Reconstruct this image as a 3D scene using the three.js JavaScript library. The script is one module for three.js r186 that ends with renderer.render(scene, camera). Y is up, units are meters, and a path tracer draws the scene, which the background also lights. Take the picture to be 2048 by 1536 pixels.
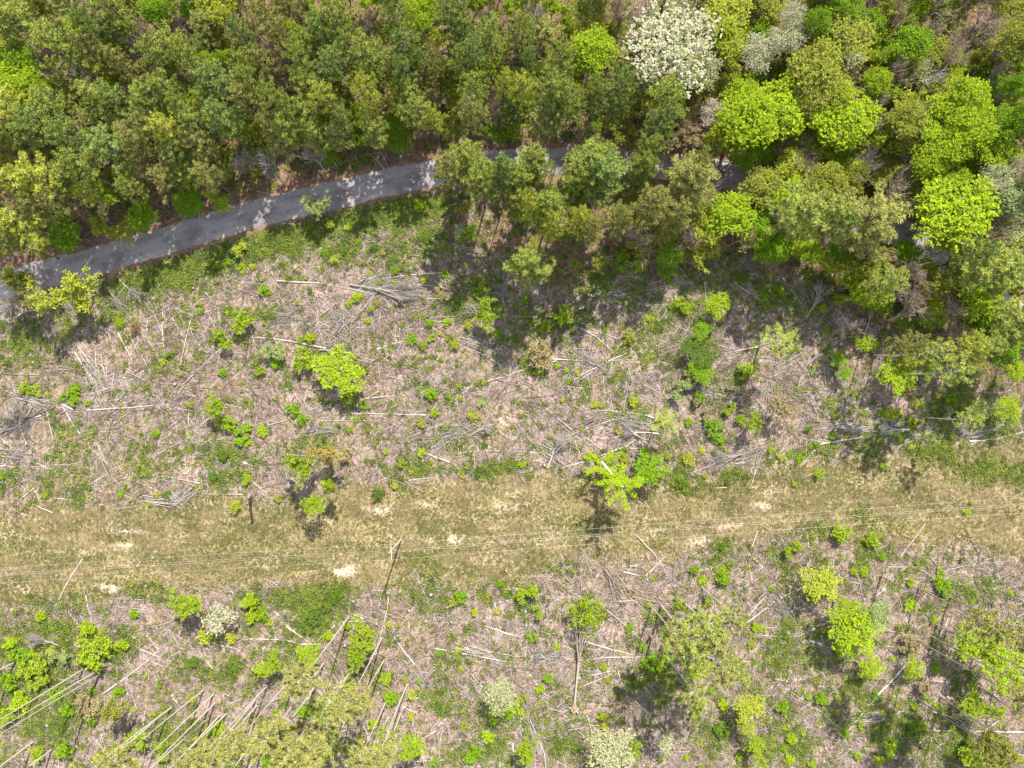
import * as THREE from 'three';

// ---------------------------------------------------------------- camera, sky, sun, exposure
const scene = new THREE.Scene();
const HIGH = 120, TILT = THREE.MathUtils.degToRad(2.465), FOCAL = 1440;      // a drone 120 m up, looking almost straight down
const camera = new THREE.PerspectiveCamera(2 * Math.atan(768 / FOCAL) * 180 / Math.PI, 4 / 3, 1, 3000);
camera.up.set(0, 0, -1);
camera.position.set(0, HIGH, 0);
camera.lookAt(0, HIGH - Math.cos(TILT), -Math.sin(TILT));

const sunWay = new THREE.Vector3(0.30 * 0.643, 0.766, -0.954 * 0.643).normalize();   // about 50 degrees up, shadows fall towards +z and a little to -x
const skyTexture = (() => {      // a light spring haze: pale near the horizon, blue overhead, a soft aureole round the sun
  const W = 128, H = 64, d = new Float32Array(W * H * 4);
  for (let j = 0; j < H; j++) for (let i = 0; i < W; i++) {
    const up = ((j + 0.5) / H - 0.5) * Math.PI, round = ((i + 0.5) / W - 0.5) * 2 * Math.PI, y = Math.sin(up), x = Math.cos(round) * Math.cos(up), z = Math.sin(round) * Math.cos(up);
    const t = Math.pow(1 - Math.max(0, y), 2.2), near = Math.pow(Math.max(0, x * sunWay.x + y * sunWay.y + z * sunWay.z), 24) * 0.5, o = (j * W + i) * 4;
    d[o] = 0.37 + 0.40 * t + near; d[o + 1] = 0.435 + 0.36 * t + near * 0.95; d[o + 2] = 0.54 + 0.28 * t + near * 0.85; d[o + 3] = 1;
  }
  const s = new THREE.DataTexture(d, W, H, THREE.RGBAFormat, THREE.FloatType);
  s.mapping = THREE.EquirectangularReflectionMapping; s.magFilter = THREE.LinearFilter; s.needsUpdate = true;
  return s;
})();
scene.background = skyTexture; scene.environment = skyTexture;

const sun = new THREE.DirectionalLight(new THREE.Color(1.0, 0.955, 0.88), 4.6);
sun.position.copy(sunWay).multiplyScalar(250);
sun.target.position.set(0, 0, 0);
sun.castShadow = true;
sun.shadow.mapSize.set(4096, 4096);
Object.assign(sun.shadow.camera, { left: -130, right: 130, top: 130, bottom: -130, near: 1, far: 600 });
sun.name = 'sun';
scene.add(sun, sun.target);

const renderer = new THREE.WebGLRenderer({ antialias: true });
renderer.setSize(1024, 768);
renderer.shadowMap.enabled = true;
renderer.toneMapping = THREE.LinearToneMapping;
renderer.toneMappingExposure = 1.95;

// ---------------------------------------------------------------- survey, noise, helpers
// The site was surveyed from the air: plan positions are read in survey units (1440 per 120 m of flight height) and turned into metres on the ground or at a height.
const CT = Math.cos(TILT), ST = Math.sin(TILT);
function plan(u, v, h = 0) {
  const a = -(v - 768) / FOCAL, t = (HIGH - h) / (CT - a * ST);
  return [(u - 1024) / FOCAL * t, (-ST - a * CT) * t];
}
function survey(x, z) {
  const d = HIGH * CT - z * ST;
  return [1024 + FOCAL * x / d, 768 + FOCAL * (HIGH * ST + z * CT) / d];
}
function rng(seed) {
  let s = seed | 0;
  const f = () => { s = (s + 0x6d2b79f5) | 0; let t = Math.imul(s ^ (s >>> 15), 1 | s); t = (t + Math.imul(t ^ (t >>> 7), 61 | t)) ^ t; return ((t ^ (t >>> 14)) >>> 0) / 4294967296; };
  f.in = (a, b) => a + (b - a) * f();
  f.pick = (l) => l[Math.floor(f() * l.length)];
  f.bell = () => (f() + f() + f()) * 2 / 3 - 1;
  return f;
}
const hash = (x, y) => { let h = Math.imul(x, 374761393) + Math.imul(y, 668265263); h = Math.imul(h ^ (h >>> 13), 1274126177); return ((h ^ (h >>> 16)) >>> 0) / 4294967296; };
function vnoise(x, y) {
  const ix = Math.floor(x), iy = Math.floor(y), fx = x - ix, fy = y - iy, sx = fx * fx * (3 - 2 * fx), sy = fy * fy * (3 - 2 * fy);
  const a = hash(ix, iy), b = hash(ix + 1, iy), c = hash(ix, iy + 1), d = hash(ix + 1, iy + 1);
  return a + (b - a) * sx + (c - a) * sy + (a - b - c + d) * sx * sy;
}
const fbm = (x, y, n = 3) => { let s = 0, a = 0.5, t = 0; for (let i = 0; i < n; i++) { s += a * vnoise(x, y); t += a; a *= 0.5; x = x * 2.03 + 17.1; y = y * 2.03 + 9.7; } return s / t; };
const smooth = (a, b, x) => { const t = Math.min(1, Math.max(0, (x - a) / (b - a))); return t * t * (3 - 2 * t); };
function along(line, u) {   // y of a polyline [[x, y], ...] at x
  if (u <= line[0][0]) return line[0][1];
  for (let i = 1; i < line.length; i++) if (u <= line[i][0]) { const [a, b] = [line[i - 1], line[i]]; return a[1] + (b[1] - a[1]) * (u - a[0]) / (b[0] - a[0]); }
  return line[line.length - 1][1];
}
const names = new Map();
function numbered(n) { const k = names.get(n) ?? 0; names.set(n, k + 1); return k ? n + '_' + String(k).padStart(3, '0') : n; }
function cast(o) { o.castShadow = o.receiveShadow = true; return o; }
function tag(o, label, category, group) { o.userData.label = label; o.userData.category = category; if (group) o.userData.group = group; return o; }
function place(name, label, category, group) { const o = new THREE.Group(); o.name = numbered(name); tag(o, label, category, group); scene.add(o); return o; }
function part(name, geometry, material, parent) { const m = cast(new THREE.Mesh(geometry, material)); m.name = name; parent.add(m); return m; }

// geometry builder: triangles with vertex colours (flat), or tubes with smooth normals
class Build {
  constructor() { this.p = []; this.c = []; this.i = []; this.n = null; }
  vert(x, y, z, c) { this.p.push(x, y, z); this.c.push(c[0], c[1], c[2]); return this.p.length / 3 - 1; }
  leaf(x, y, z, dx, dy, dz, sx, sy, sz, len, wid, c, fold = 0.25) {   // a folded rhombus: tip along d, width along s
    const nx = dy * sz - dz * sy, ny = dz * sx - dx * sz, nz = dx * sy - dy * sx, f = wid * fold;
    const a = this.vert(x, y, z, c), mx = x + dx * len * 0.5, my = y + dy * len * 0.5, mz = z + dz * len * 0.5;
    const b = this.vert(mx + sx * wid + nx * f, my + sy * wid + ny * f, mz + sz * wid + nz * f, c);
    const t = this.vert(x + dx * len, y + dy * len, z + dz * len, c);
    const d = this.vert(mx - sx * wid + nx * f, my - sy * wid + ny * f, mz - sz * wid + nz * f, c);
    this.i.push(a, b, t, a, t, d);
  }
  blade(x, y, z, dx, dy, dz, sx, sy, sz, len, wid, c) {
    const a = this.vert(x - sx * wid, y - sy * wid, z - sz * wid, c), b = this.vert(x + sx * wid, y + sy * wid, z + sz * wid, c);
    this.i.push(a, b, this.vert(x + dx * len, y + dy * len, z + dz * len, c));
  }
  tube(pts, rad, sides, c, cap = false) {
    this.n ??= new Array(this.p.length).fill(0);
    const T = new THREE.Vector3(), U = new THREE.Vector3(), V = new THREE.Vector3(), base = this.p.length / 3;
    for (let k = 0; k < pts.length; k++) {
      const a = pts[Math.max(0, k - 1)], b = pts[Math.min(pts.length - 1, k + 1)];
      T.set(b[0] - a[0], b[1] - a[1], b[2] - a[2]).normalize();
      U.set(Math.abs(T.y) > 0.8 ? 1 : 0, Math.abs(T.y) > 0.8 ? 0 : 1, 0).cross(T).normalize(); V.crossVectors(T, U);
      for (let s = 0; s < sides; s++) {
        const g = s / sides * Math.PI * 2, cu = Math.cos(g), su = Math.sin(g), nx = U.x * cu + V.x * su, ny = U.y * cu + V.y * su, nz = U.z * cu + V.z * su;
        const w = c.length && Array.isArray(c[0]) ? c[k] : c;
        this.vert(pts[k][0] + nx * rad[k], pts[k][1] + ny * rad[k], pts[k][2] + nz * rad[k], w); this.n.push(nx, ny, nz);
      }
    }
    for (let k = 0; k < pts.length - 1; k++) for (let s = 0; s < sides; s++) {
      const a = base + k * sides + s, b = base + k * sides + (s + 1) % sides;
      this.i.push(a, b, a + sides, b, b + sides, a + sides);
    }
    if (cap) for (const k of [0, pts.length - 1]) {
      const o = this.vert(...pts[k], Array.isArray(c[0]) ? c[k] : c); this.n.push(0, 0, 0);
      const e = k ? 1 : -1, q = pts[k ? k - 1 : 1]; T.set(pts[k][0] - q[0], pts[k][1] - q[1], pts[k][2] - q[2]).normalize();
      this.n.splice(o * 3, 3, T.x, T.y, T.z);
      for (let s = 0; s < sides; s++) { const a = base + k * sides + s, b = base + k * sides + (s + 1) % sides; e > 0 ? this.i.push(o, a, b) : this.i.push(o, b, a); }
    }
  }
  geo() {
    const g = new THREE.BufferGeometry();
    g.setAttribute('position', new THREE.Float32BufferAttribute(this.p, 3));
    g.setAttribute('color', new THREE.Float32BufferAttribute(this.c, 3));
    g.setIndex(this.i);
    if (this.n) g.setAttribute('normal', new THREE.Float32BufferAttribute(this.n, 3));
    return g;
  }
}
const lin = (r, g, b) => new THREE.Color().setRGB(r, g, b);
function leafMat(name, r, g, b, through = 0.35) {
  return Object.assign(new THREE.MeshPhysicalMaterial({ color: lin(r, g, b), vertexColors: true, roughness: 0.85, transmission: through, thickness: 0, side: THREE.DoubleSide, specularIntensity: 0.25 }), { name });
}
function needleMat(name, r, g, b) { return Object.assign(new THREE.MeshStandardMaterial({ color: lin(r, g, b), vertexColors: true, roughness: 0.9, side: THREE.DoubleSide }), { name }); }
function woodMat(name, r, g, b) { return Object.assign(new THREE.MeshStandardMaterial({ color: lin(r, g, b), vertexColors: true, roughness: 0.92 }), { name }); }
// colours of things (linear): real surfaces, lit by the sun and sky above
const LEAF = {
  pine: needleMat('olive needles', 0.30, 0.345, 0.055), pineblue: needleMat('grey green needles', 0.25, 0.33, 0.07), pineyellow: needleMat('yellow tipped needles', 0.43, 0.455, 0.055), pinetan: needleMat('brownish needles', 0.335, 0.33, 0.08), pinedark: needleMat('deep green needles', 0.225, 0.285, 0.05),
  lime: leafMat('lime leaves', 0.34, 0.46, 0.012), green: leafMat('bright green leaves', 0.225, 0.375, 0.01), yellow: leafMat('yellow green leaves', 0.43, 0.48, 0.04), olive: leafMat('olive leaves', 0.33, 0.36, 0.04), dark: leafMat('dark green leaves', 0.135, 0.22, 0.022),
  orange: leafMat('orange leaves', 0.50, 0.41, 0.10), tan: leafMat('tan buds', 0.44, 0.36, 0.17), pale: leafMat('pale green leaves', 0.36, 0.44, 0.14), rust: leafMat('rusty dead leaves', 0.36, 0.21, 0.10),
  white: leafMat('white blossom', 0.56, 0.53, 0.37, 0.3), cream: leafMat('cream blossom', 0.54, 0.52, 0.31, 0.3), pink: leafMat('pinkish blossom', 0.62, 0.50, 0.44, 0.3),
};
const WOOD = {
  pine: woodMat('dark pine bark', 0.13, 0.095, 0.08), pole: woodMat('pale pine bark', 0.50, 0.43, 0.36), grey: woodMat('grey bark', 0.36, 0.315, 0.275), pale: woodMat('bleached wood', 0.45, 0.395, 0.345), tan: woodMat('tan wood', 0.42, 0.33, 0.255), brown: woodMat('brown wood', 0.26, 0.195, 0.16), dark: woodMat('dark wet wood', 0.14, 0.115, 0.105), birch: woodMat('white bark', 0.72, 0.70, 0.66), twig: woodMat('brown twigs', 0.36, 0.28, 0.21),
};

// ---------------------------------------------------------------- ground, road, grass strip
const ROAD = [[-260, 640], [-150, 607], [0, 570], [195, 521], [512, 427], [700, 382], [830, 353], [950, 332], [1080, 323], [1200, 323], [1330, 331], [1450, 349], [1550, 380], [1640, 415], [1740, 447], [1830, 478], [1890, 519], [1980, 585], [2060, 655], [2220, 790]];
const STRIP_TOP = [[0, 1010], [250, 1012], [400, 992], [520, 1008], [700, 978], [850, 968], [1000, 952], [1150, 956], [1300, 960], [1500, 946], [1640, 922], [1800, 902], [1950, 880], [2048, 868]];
const STRIP_END = [[0, 1216], [150, 1202], [300, 1188], [500, 1172], [700, 1180], [900, 1172], [1050, 1150], [1130, 1112], [1250, 1108], [1400, 1112], [1500, 1082], [1650, 1072], [1800, 1082], [2048, 1112]];
const WOOD_END = [[0, 600], [180, 560], [500, 470], [860, 385], [900, 480], [1000, 520], [1100, 560], [1300, 545], [1450, 535], [1600, 545], [1700, 640], [1850, 705], [2048, 800]];
const roadPts = ROAD.map(([u, v]) => { const [x, z] = plan(u, v); return new THREE.Vector3(x, 0, z); });
const roadCurve = new THREE.CatmullRomCurve3(roadPts);
const roadSamples = roadCurve.getSpacedPoints(400);
function roadGapAt(x, z) { let m = 1e9; for (let i = 0; i < 401; i += 2) { const p = roadSamples[i], d = (p.x - x) ** 2 + (p.z - z) ** 2; if (d < m) m = d; } return Math.sqrt(m); }
const GAP = { s: 0.5, w: 441, h: 341, x: -110, z: -90, d: null };      // distance to the road, kept on a half-metre grid
GAP.d = new Float32Array(GAP.w * GAP.h); for (let j = 0; j < GAP.h; j++) for (let i = 0; i < GAP.w; i++) GAP.d[j * GAP.w + i] = roadGapAt(GAP.x + i * GAP.s, GAP.z + j * GAP.s);
function roadGap(x, z) {
  const a = (x - GAP.x) / GAP.s, b = (z - GAP.z) / GAP.s, i = Math.floor(a), j = Math.floor(b);
  if (i < 0 || j < 0 || i >= GAP.w - 1 || j >= GAP.h - 1) return roadGapAt(x, z);
  const f = a - i, g = b - j, o = j * GAP.w + i; return (GAP.d[o] * (1 - f) + GAP.d[o + 1] * f) * (1 - g) + (GAP.d[o + GAP.w] * (1 - f) + GAP.d[o + GAP.w + 1] * f) * g;
}
const roadSide = (u, v) => v - along(ROAD, u);     // negative: wood side
function height(x, z) {
  const k = smooth(3.4, 9, roadGap(x, z));
  return (fbm(x * 0.09 + 40, z * 0.09 + 7, 3) - 0.5) * 0.9 * k + (vnoise(x * 0.8, z * 0.8) - 0.5) * 0.1 * k;
}
// patches of plants and bare earth: [u, v, radius u, radius v, strength]
const GREEN = [[640, 425, 190, 26, 0.9], [800, 430, 90, 35, 0.8], [330, 540, 130, 22, 0.6], [560, 480, 110, 35, 0.7], [700, 500, 140, 30, 0.7], [40, 690, 60, 60, 0.7], [250, 610, 80, 30, 0.6], [100, 650, 60, 30, 0.4], [380, 560, 60, 30, 0.5], [120, 960, 60, 40, 0.4], [870, 480, 40, 35, 0.8], [1180, 560, 50, 25, 0.8], [1240, 580, 60, 18, 0.6], [1340, 670, 70, 60, 0.5], [1410, 600, 60, 60, 0.5], [1390, 710, 40, 60, 1],
  [1110, 650, 70, 35, 0.6], [950, 600, 60, 50, 0.5], [1560, 600, 60, 50, 0.6], [1640, 560, 60, 40, 0.6], [620, 900, 40, 30, 0.3], [880, 940, 110, 16, 0.8], [1000, 935, 50, 14, 0.8], [440, 910, 50, 30, 0.8], [460, 960, 50, 22, 0.8], [280, 930, 30, 40, 0.5], [1370, 960, 50, 20, 0.9], [1470, 955, 40, 16, 0.6], [1650, 905, 60, 14, 0.8], [1800, 870, 120, 22, 0.8], [1950, 830, 90, 45, 1], [1880, 900, 70, 26, 0.7], [1640, 1080, 30, 40, 0.6], [1730, 1080, 25, 60, 0.6], [1450, 1100, 25, 20, 0.8], [850, 1130, 40, 25, 0.6],
  [620, 1215, 70, 45, 1.2], [660, 1180, 45, 22, 1], [500, 1220, 30, 40, 0.9], [560, 1300, 60, 30, 0.5], [60, 1300, 90, 70, 1.2], [30, 1370, 70, 60, 1.1], [110, 1430, 80, 60, 0.8], [200, 1290, 60, 40, 0.9], [430, 1330, 60, 30, 0.8], [350, 1470, 60, 50, 0.7], [980, 1440, 60, 45, 0.7], [960, 1500, 60, 30, 0.7], [880, 1390, 40, 40, 0.6], [1140, 1480, 50, 40, 0.6], [1120, 1410, 40, 25, 0.5], [1320, 1350, 50, 45, 0.8], [1250, 1350, 30, 30, 0.4], [1600, 1300, 70, 60, 0.6], [1450, 1450, 60, 45, 0.6], [1700, 1400, 60, 40, 0.5], [1800, 1460, 60, 45, 0.8], [1560, 1470, 60, 50, 0.7], [1640, 1160, 40, 30, 0.5], [1960, 1180, 60, 30, 0.6], [1900, 1480, 80, 50, 0.7], [1020, 1180, 60, 20, 0.5], [850, 1200, 70, 25, 0.7], [280, 1180, 80, 16, 0.5], [100, 1200, 60, 18, 0.5], [1990, 940, 80, 30, 0.6]];
const DRY = [[230, 900, 120, 60, 0.7], [130, 950, 90, 45, 0.5], [330, 1010, 140, 22, 0.5], [700, 860, 70, 60, 0.3], [900, 700, 200, 40, 0.2], [1250, 640, 60, 20, 0.5], [300, 690, 120, 50, 0.3], [950, 860, 90, 50, 0.3]];
const BARE = [[762, 1021, 26, 9, 1.2], [690, 1140, 24, 11, 1.6], [740, 1012, 20, 7, 0.8], [1020, 1010, 34, 12, 1], [1030, 985, 22, 8, 0.6], [918, 1084, 22, 12, 1.1], [262, 1066, 42, 6, 1.3], [250, 1095, 30, 5, 1], [380, 1070, 50, 6, 0.7], [1520, 1010, 26, 9, 1], [1400, 1088, 55, 14, 0.8], [1444, 1056, 26, 10, 0.8], [222, 1176, 30, 8, 1.2], [300, 1175, 16, 6, 0.8], [620, 1044, 20, 10, 0.7], [652, 1040, 12, 8, 0.7], [1320, 975, 30, 12, 0.6], [1310, 1057, 36, 6, 0.8], [1290, 1035, 14, 8, 0.6], [1110, 1060, 40, 10, 0.4], [1340, 1050, 30, 7, 0.5], [30, 1068, 60, 6, 0.6], [560, 1105, 60, 6, 0.4], [850, 1010, 18, 10, 0.6], [1760, 965, 40, 10, 0.3], [1560, 985, 30, 8, 0.4], [1080, 1030, 26, 9, 0.4], [780, 1140, 40, 10, 0.3], [60, 1180, 40, 10, 0.4], [20, 1215, 22, 8, 0.8], [1850, 980, 40, 8, 0.3], [1020, 1105, 40, 8, 0.4], [380, 1010, 40, 8, 0.5], [200, 1102, 220, 4, 0.45], [900, 1077, 260, 5, 0.4], [1400, 1032, 260, 5, 0.4], [420, 1042, 260, 4, 0.45], [1720, 1002, 260, 5, 0.35], [980, 1040, 220, 5, 0.3], [1750, 960, 200, 6, 0.3], [150, 1150, 200, 5, 0.35], [650, 1075, 160, 4, 0.35]];
const PLUM = [[640, 545, 60, 28, 0.5], [810, 470, 50, 22, 0.6], [760, 560, 50, 20, 0.4], [700, 910, 22, 34, 0.9], [1640, 1150, 26, 18, 0.8], [1570, 1170, 30, 30, 0.4], [1850, 1210, 26, 14, 0.7], [1830, 1240, 18, 18, 0.7], [30, 850, 45, 30, 0.6], [250, 760, 60, 30, 0.4], [40, 930, 40, 20, 0.4], [1180, 680, 60, 30, 0.4], [1600, 1160, 30, 14, 0.5], [940, 850, 30, 20, 0.4], [1380, 1120, 24, 12, 0.4], [1060, 690, 60, 25, 0.4]];
function spots(list, u, v) {
  let s = 0;
  for (const [a, b, ru, rv, k] of list) { const d = ((u - a) / ru) ** 2 + ((v - b) / rv) ** 2; if (d < 2.6) s = Math.max(s, k * (1 - smooth(0.15, 1.6, Math.sqrt(d)))); }
  return s;
}
// what the ground is made of at a place, each 0..1
function soil(x, z) {
  let [u, v] = survey(x, z);
  const wob = (fbm(x * 0.16, z * 0.16, 3) - 0.5), wob2 = (fbm(x * 0.5 + 50, z * 0.5, 2) - 0.5);
  const vv = v + wob * 46 + wob2 * 18, uu = u + (fbm(x * 0.16 + 90, z * 0.16, 2) - 0.5) * 40;
  const gap = roadGap(x, z), side = roadSide(u, v);
  const strip = smooth(-16, 14, vv - along(STRIP_TOP, u)) * (1 - smooth(-20, 20, vv - along(STRIP_END, u)));
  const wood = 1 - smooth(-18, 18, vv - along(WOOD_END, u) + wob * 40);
  const verge = side > 0 && u < 880 ? (1 - smooth(2.6, 4.4 + wob * 1.5, gap)) : 1 - smooth(2.6, 3.8 + wob * 2, gap);
  const vergeGreen = side > 0 && u > 230 && u < 900 ? smooth(3.3, 4.4, gap) * (1 - smooth(6.0, 8.0 + wob * 4, gap)) : 0;
  const patchy = smooth(0.46, 0.66, fbm(x * 0.33 + 11, z * 0.33 + 31, 3));
  const green = Math.min(1, spots(GREEN, uu, vv) * (0.35 + 0.9 * patchy) + 0.30 * smooth(0.56, 0.72, fbm(x * 0.4 + 5, z * 0.4, 3)) * (1 - strip) + vergeGreen * 0.95);
  const bare = spots(BARE, u + wob * 26 + wob2 * 22, v + wob * 12 + wob2 * 16);
  return { u, v, strip, wood: wood * (1 - strip), verge, green, bare: bare * smooth(0.25, 0.75, fbm(x * 0.8, z * 1.5, 3) + bare * 0.2), dry: spots(DRY, uu, vv), plum: spots(PLUM, uu, vv), side, gap };
}
const EXT = { x0: -100, x1: 100, z0: -84, z1: 66 };
const cells = [];      // soil on a 0.39 m grid, read between its points
for (let j = 0; j <= 384; j++) for (let i = 0; i <= 512; i++) cells.push(soil(EXT.x0 + i * (EXT.x1 - EXT.x0) / 512, EXT.z0 + j * (EXT.z1 - EXT.z0) / 384));
const soilNear = (x, z) => cells[Math.round((z - EXT.z0) / (EXT.z1 - EXT.z0) * 384) * 513 + Math.round((x - EXT.x0) / (EXT.x1 - EXT.x0) * 512)];
function groundTexture() {
  const W = 2048, H = 1536, c = document.createElement('canvas'); c.width = W; c.height = H;
  const g = c.getContext('2d'), im = g.createImageData(W, H), r = rng(7), SX = (EXT.x1 - EXT.x0) / W, SZ = (EXT.z1 - EXT.z0) / H;
  const q = (t) => 255 * (t <= 0.0031308 ? 12.92 * t : 1.055 * Math.pow(t, 1 / 2.4) - 0.055);
  const C = 4, CW = W / C;
  const keys = ['strip', 'wood', 'verge', 'green', 'bare', 'dry', 'plum'], out = {};
  const at = (i, j) => {
    const a = Math.floor(i / C), b = Math.floor(j / C), fx = i / C - a, fy = j / C - b, o = b * (CW + 1) + a, p = cells[o], p1 = cells[o + 1], p2 = cells[o + CW + 1], p3 = cells[o + CW + 2];
    for (const k of keys) out[k] = (p[k] * (1 - fx) + p1[k] * fx) * (1 - fy) + (p2[k] * (1 - fx) + p3[k] * fx) * fy;
    return out;
  };
  const mix = (a, b, t) => { a[0] += (b[0] - a[0]) * t; a[1] += (b[1] - a[1]) * t; a[2] += (b[2] - a[2]) * t; };
  for (let j = 0; j < H; j++) for (let i = 0; i < W; i++) {
    const x = EXT.x0 + i * SX, z = EXT.z0 + j * SZ, s = at(i, j), n1 = vnoise(x * 2.1, z * 2.1), n2 = vnoise(x * 5.3 + 9, z * 5.3), n3 = fbm(x * 0.12, z * 0.12, 2), n4 = hash(i, j);
    const col = [0.298, 0.205, 0.182];                                            // dry litter over pinkish clay
    mix(col, [0.175, 0.11, 0.073], smooth(0.4, 0.7, n3) * 0.65);
    mix(col, [0.20, 0.172, 0.078], smooth(0.52, 0.75, fbm(x * 0.45 + 33, z * 0.45, 2)) * 0.5);
    mix(col, [0.15, 0.092, 0.066], smooth(0.5, 0.66, fbm(x * 0.21 + 140, z * 0.21 + 77, 3)) * 0.5);
    mix(col, [0.285, 0.215, 0.22], Math.min(1, s.plum) * 0.8);
    mix(col, [0.26, 0.21, 0.095], s.dry * 0.75);
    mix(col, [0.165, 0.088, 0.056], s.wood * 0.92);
    mix(col, [0.24, 0.188, 0.083], s.strip);
    if (s.strip > 0.02) { const band = vnoise(x * 0.045 + 3, z * 0.42 + vnoise(x * 0.1, 5) * 1.5); mix(col, [0.14, 0.118, 0.045], s.strip * smooth(0.40, 0.62, band * 0.6 + n1 * 0.25 + n3 * 0.25) * 0.95); mix(col, [0.315, 0.225, 0.14], s.strip * smooth(0.56, 0.72, vnoise(x * 0.3 + 70, z * 0.7) * 0.7 + n1 * 0.3) * 0.8); }
    mix(col, [0.225, 0.125, 0.07], s.verge * 0.85);
    mix(col, [0.095, 0.11, 0.03], Math.min(1, s.green) * (0.45 + 0.5 * n1));
    mix(col, [0.50, 0.405, 0.30], Math.min(0.9, s.bare * (0.3 + 0.9 * n2)));
    const n5 = fbm(x * 0.38 + 60, z * 0.38 + 21, 2), w = (0.36 + 0.4 * n1 + 0.48 * n2 + 0.3 * n4) * (0.5 + 1.0 * n5), o = (j * W + i) * 4;
    im.data[o] = q(col[0] * w); im.data[o + 1] = q(col[1] * w); im.data[o + 2] = q(col[2] * w); im.data[o + 3] = 255;
  }
  g.putImageData(im, 0, 0);
  const css = (k, a) => `rgba(${q(k[0]) | 0},${q(k[1]) | 0},${q(k[2]) | 0},${a})`;
  g.lineCap = 'round';
  const litter = [[0.55, 0.44, 0.37], [0.47, 0.375, 0.33], [0.41, 0.30, 0.245], [0.13, 0.088, 0.068], [0.085, 0.055, 0.042], [0.07, 0.045, 0.035], [0.11, 0.07, 0.05], [0.29, 0.18, 0.12], [0.44, 0.36, 0.24], [0.16, 0.15, 0.05]], straw = [[0.40, 0.32, 0.16], [0.23, 0.21, 0.07], [0.115, 0.11, 0.035], [0.46, 0.36, 0.23], [0.16, 0.16, 0.045]], leafy = [[0.16, 0.24, 0.04], [0.09, 0.14, 0.03], [0.25, 0.32, 0.06]], needles = [[0.24, 0.125, 0.08], [0.12, 0.062, 0.042], [0.31, 0.19, 0.125]];
  for (let k = 0; k < 230000; k++) {                                             // stems, straw and needles lying on the soil
    const i = r() * (W - 8), j = r() * (H - 8), s = at(i, j), x = EXT.x0 + i * SX, z = EXT.z0 + j * SZ, t = r();
    const set = t < s.bare ? null : t < s.green * 0.7 ? leafy : t < s.strip ? straw : t < s.wood ? needles : t < s.dry * 0.8 ? straw : litter;
    if (!set) continue;
    const turn = (fbm(x * 0.2 + 200, z * 0.2, 2) - 0.3) * 8 + r.in(-1, 1) * (r() < 0.6 ? 3.14 : 0.8), len = (set === litter ? r.in(4, 20) * (0.5 + r()) : set === straw ? r.in(2, 6) : r.in(2, 8));
    g.strokeStyle = css(r.pick(set), r.in(0.35, 0.95)); g.lineWidth = set === litter ? r.in(0.5, 1.3) : r.in(0.6, 1.6);
    g.beginPath(); g.moveTo(i, j); g.lineTo(i + Math.cos(turn) * len, j + Math.sin(turn) * len); g.stroke();
  }
  const t = new THREE.CanvasTexture(c); t.colorSpace = THREE.SRGBColorSpace; t.wrapS = t.wrapT = THREE.MirroredRepeatWrapping; t.anisotropy = 8;
  return t;
}
{
  const xs = [], zs = [];
  const line = (a, b, n, far) => { const l = []; for (const f of [...far].reverse()) l.push(a - f); for (let i = 0; i <= n; i++) l.push(a + (b - a) * i / n); for (const f of far) l.push(b + f); return l; };
  xs.push(...line(EXT.x0, EXT.x1, 320, [4, 12, 30, 80, 200, 500, 1200])); zs.push(...line(EXT.z0, EXT.z1, 240, [4, 12, 30, 80, 200, 500, 1200]));
  const p = [], uv = [], ix = [], N = xs.length;
  for (const z of zs) for (const x of xs) { p.push(x, height(x, z), z); uv.push((x - EXT.x0) / (EXT.x1 - EXT.x0), 1 - (z - EXT.z0) / (EXT.z1 - EXT.z0)); }
  for (let j = 0; j < zs.length - 1; j++) for (let i = 0; i < N - 1; i++) { const a = j * N + i; ix.push(a, a + N, a + 1, a + 1, a + N, a + N + 1); }
  const g = new THREE.BufferGeometry();
  g.setAttribute('position', new THREE.Float32BufferAttribute(p, 3)); g.setAttribute('uv', new THREE.Float32BufferAttribute(uv, 2)); g.setIndex(ix); g.computeVertexNormals();
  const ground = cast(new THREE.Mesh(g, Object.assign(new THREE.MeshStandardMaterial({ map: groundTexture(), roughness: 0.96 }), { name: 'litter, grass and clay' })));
  ground.name = 'ground'; ground.userData.kind = 'structure'; ground.userData.label = 'flat cleared ground with pinkish litter, dry grass and reddish wood floor'; scene.add(ground);
}
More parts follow.
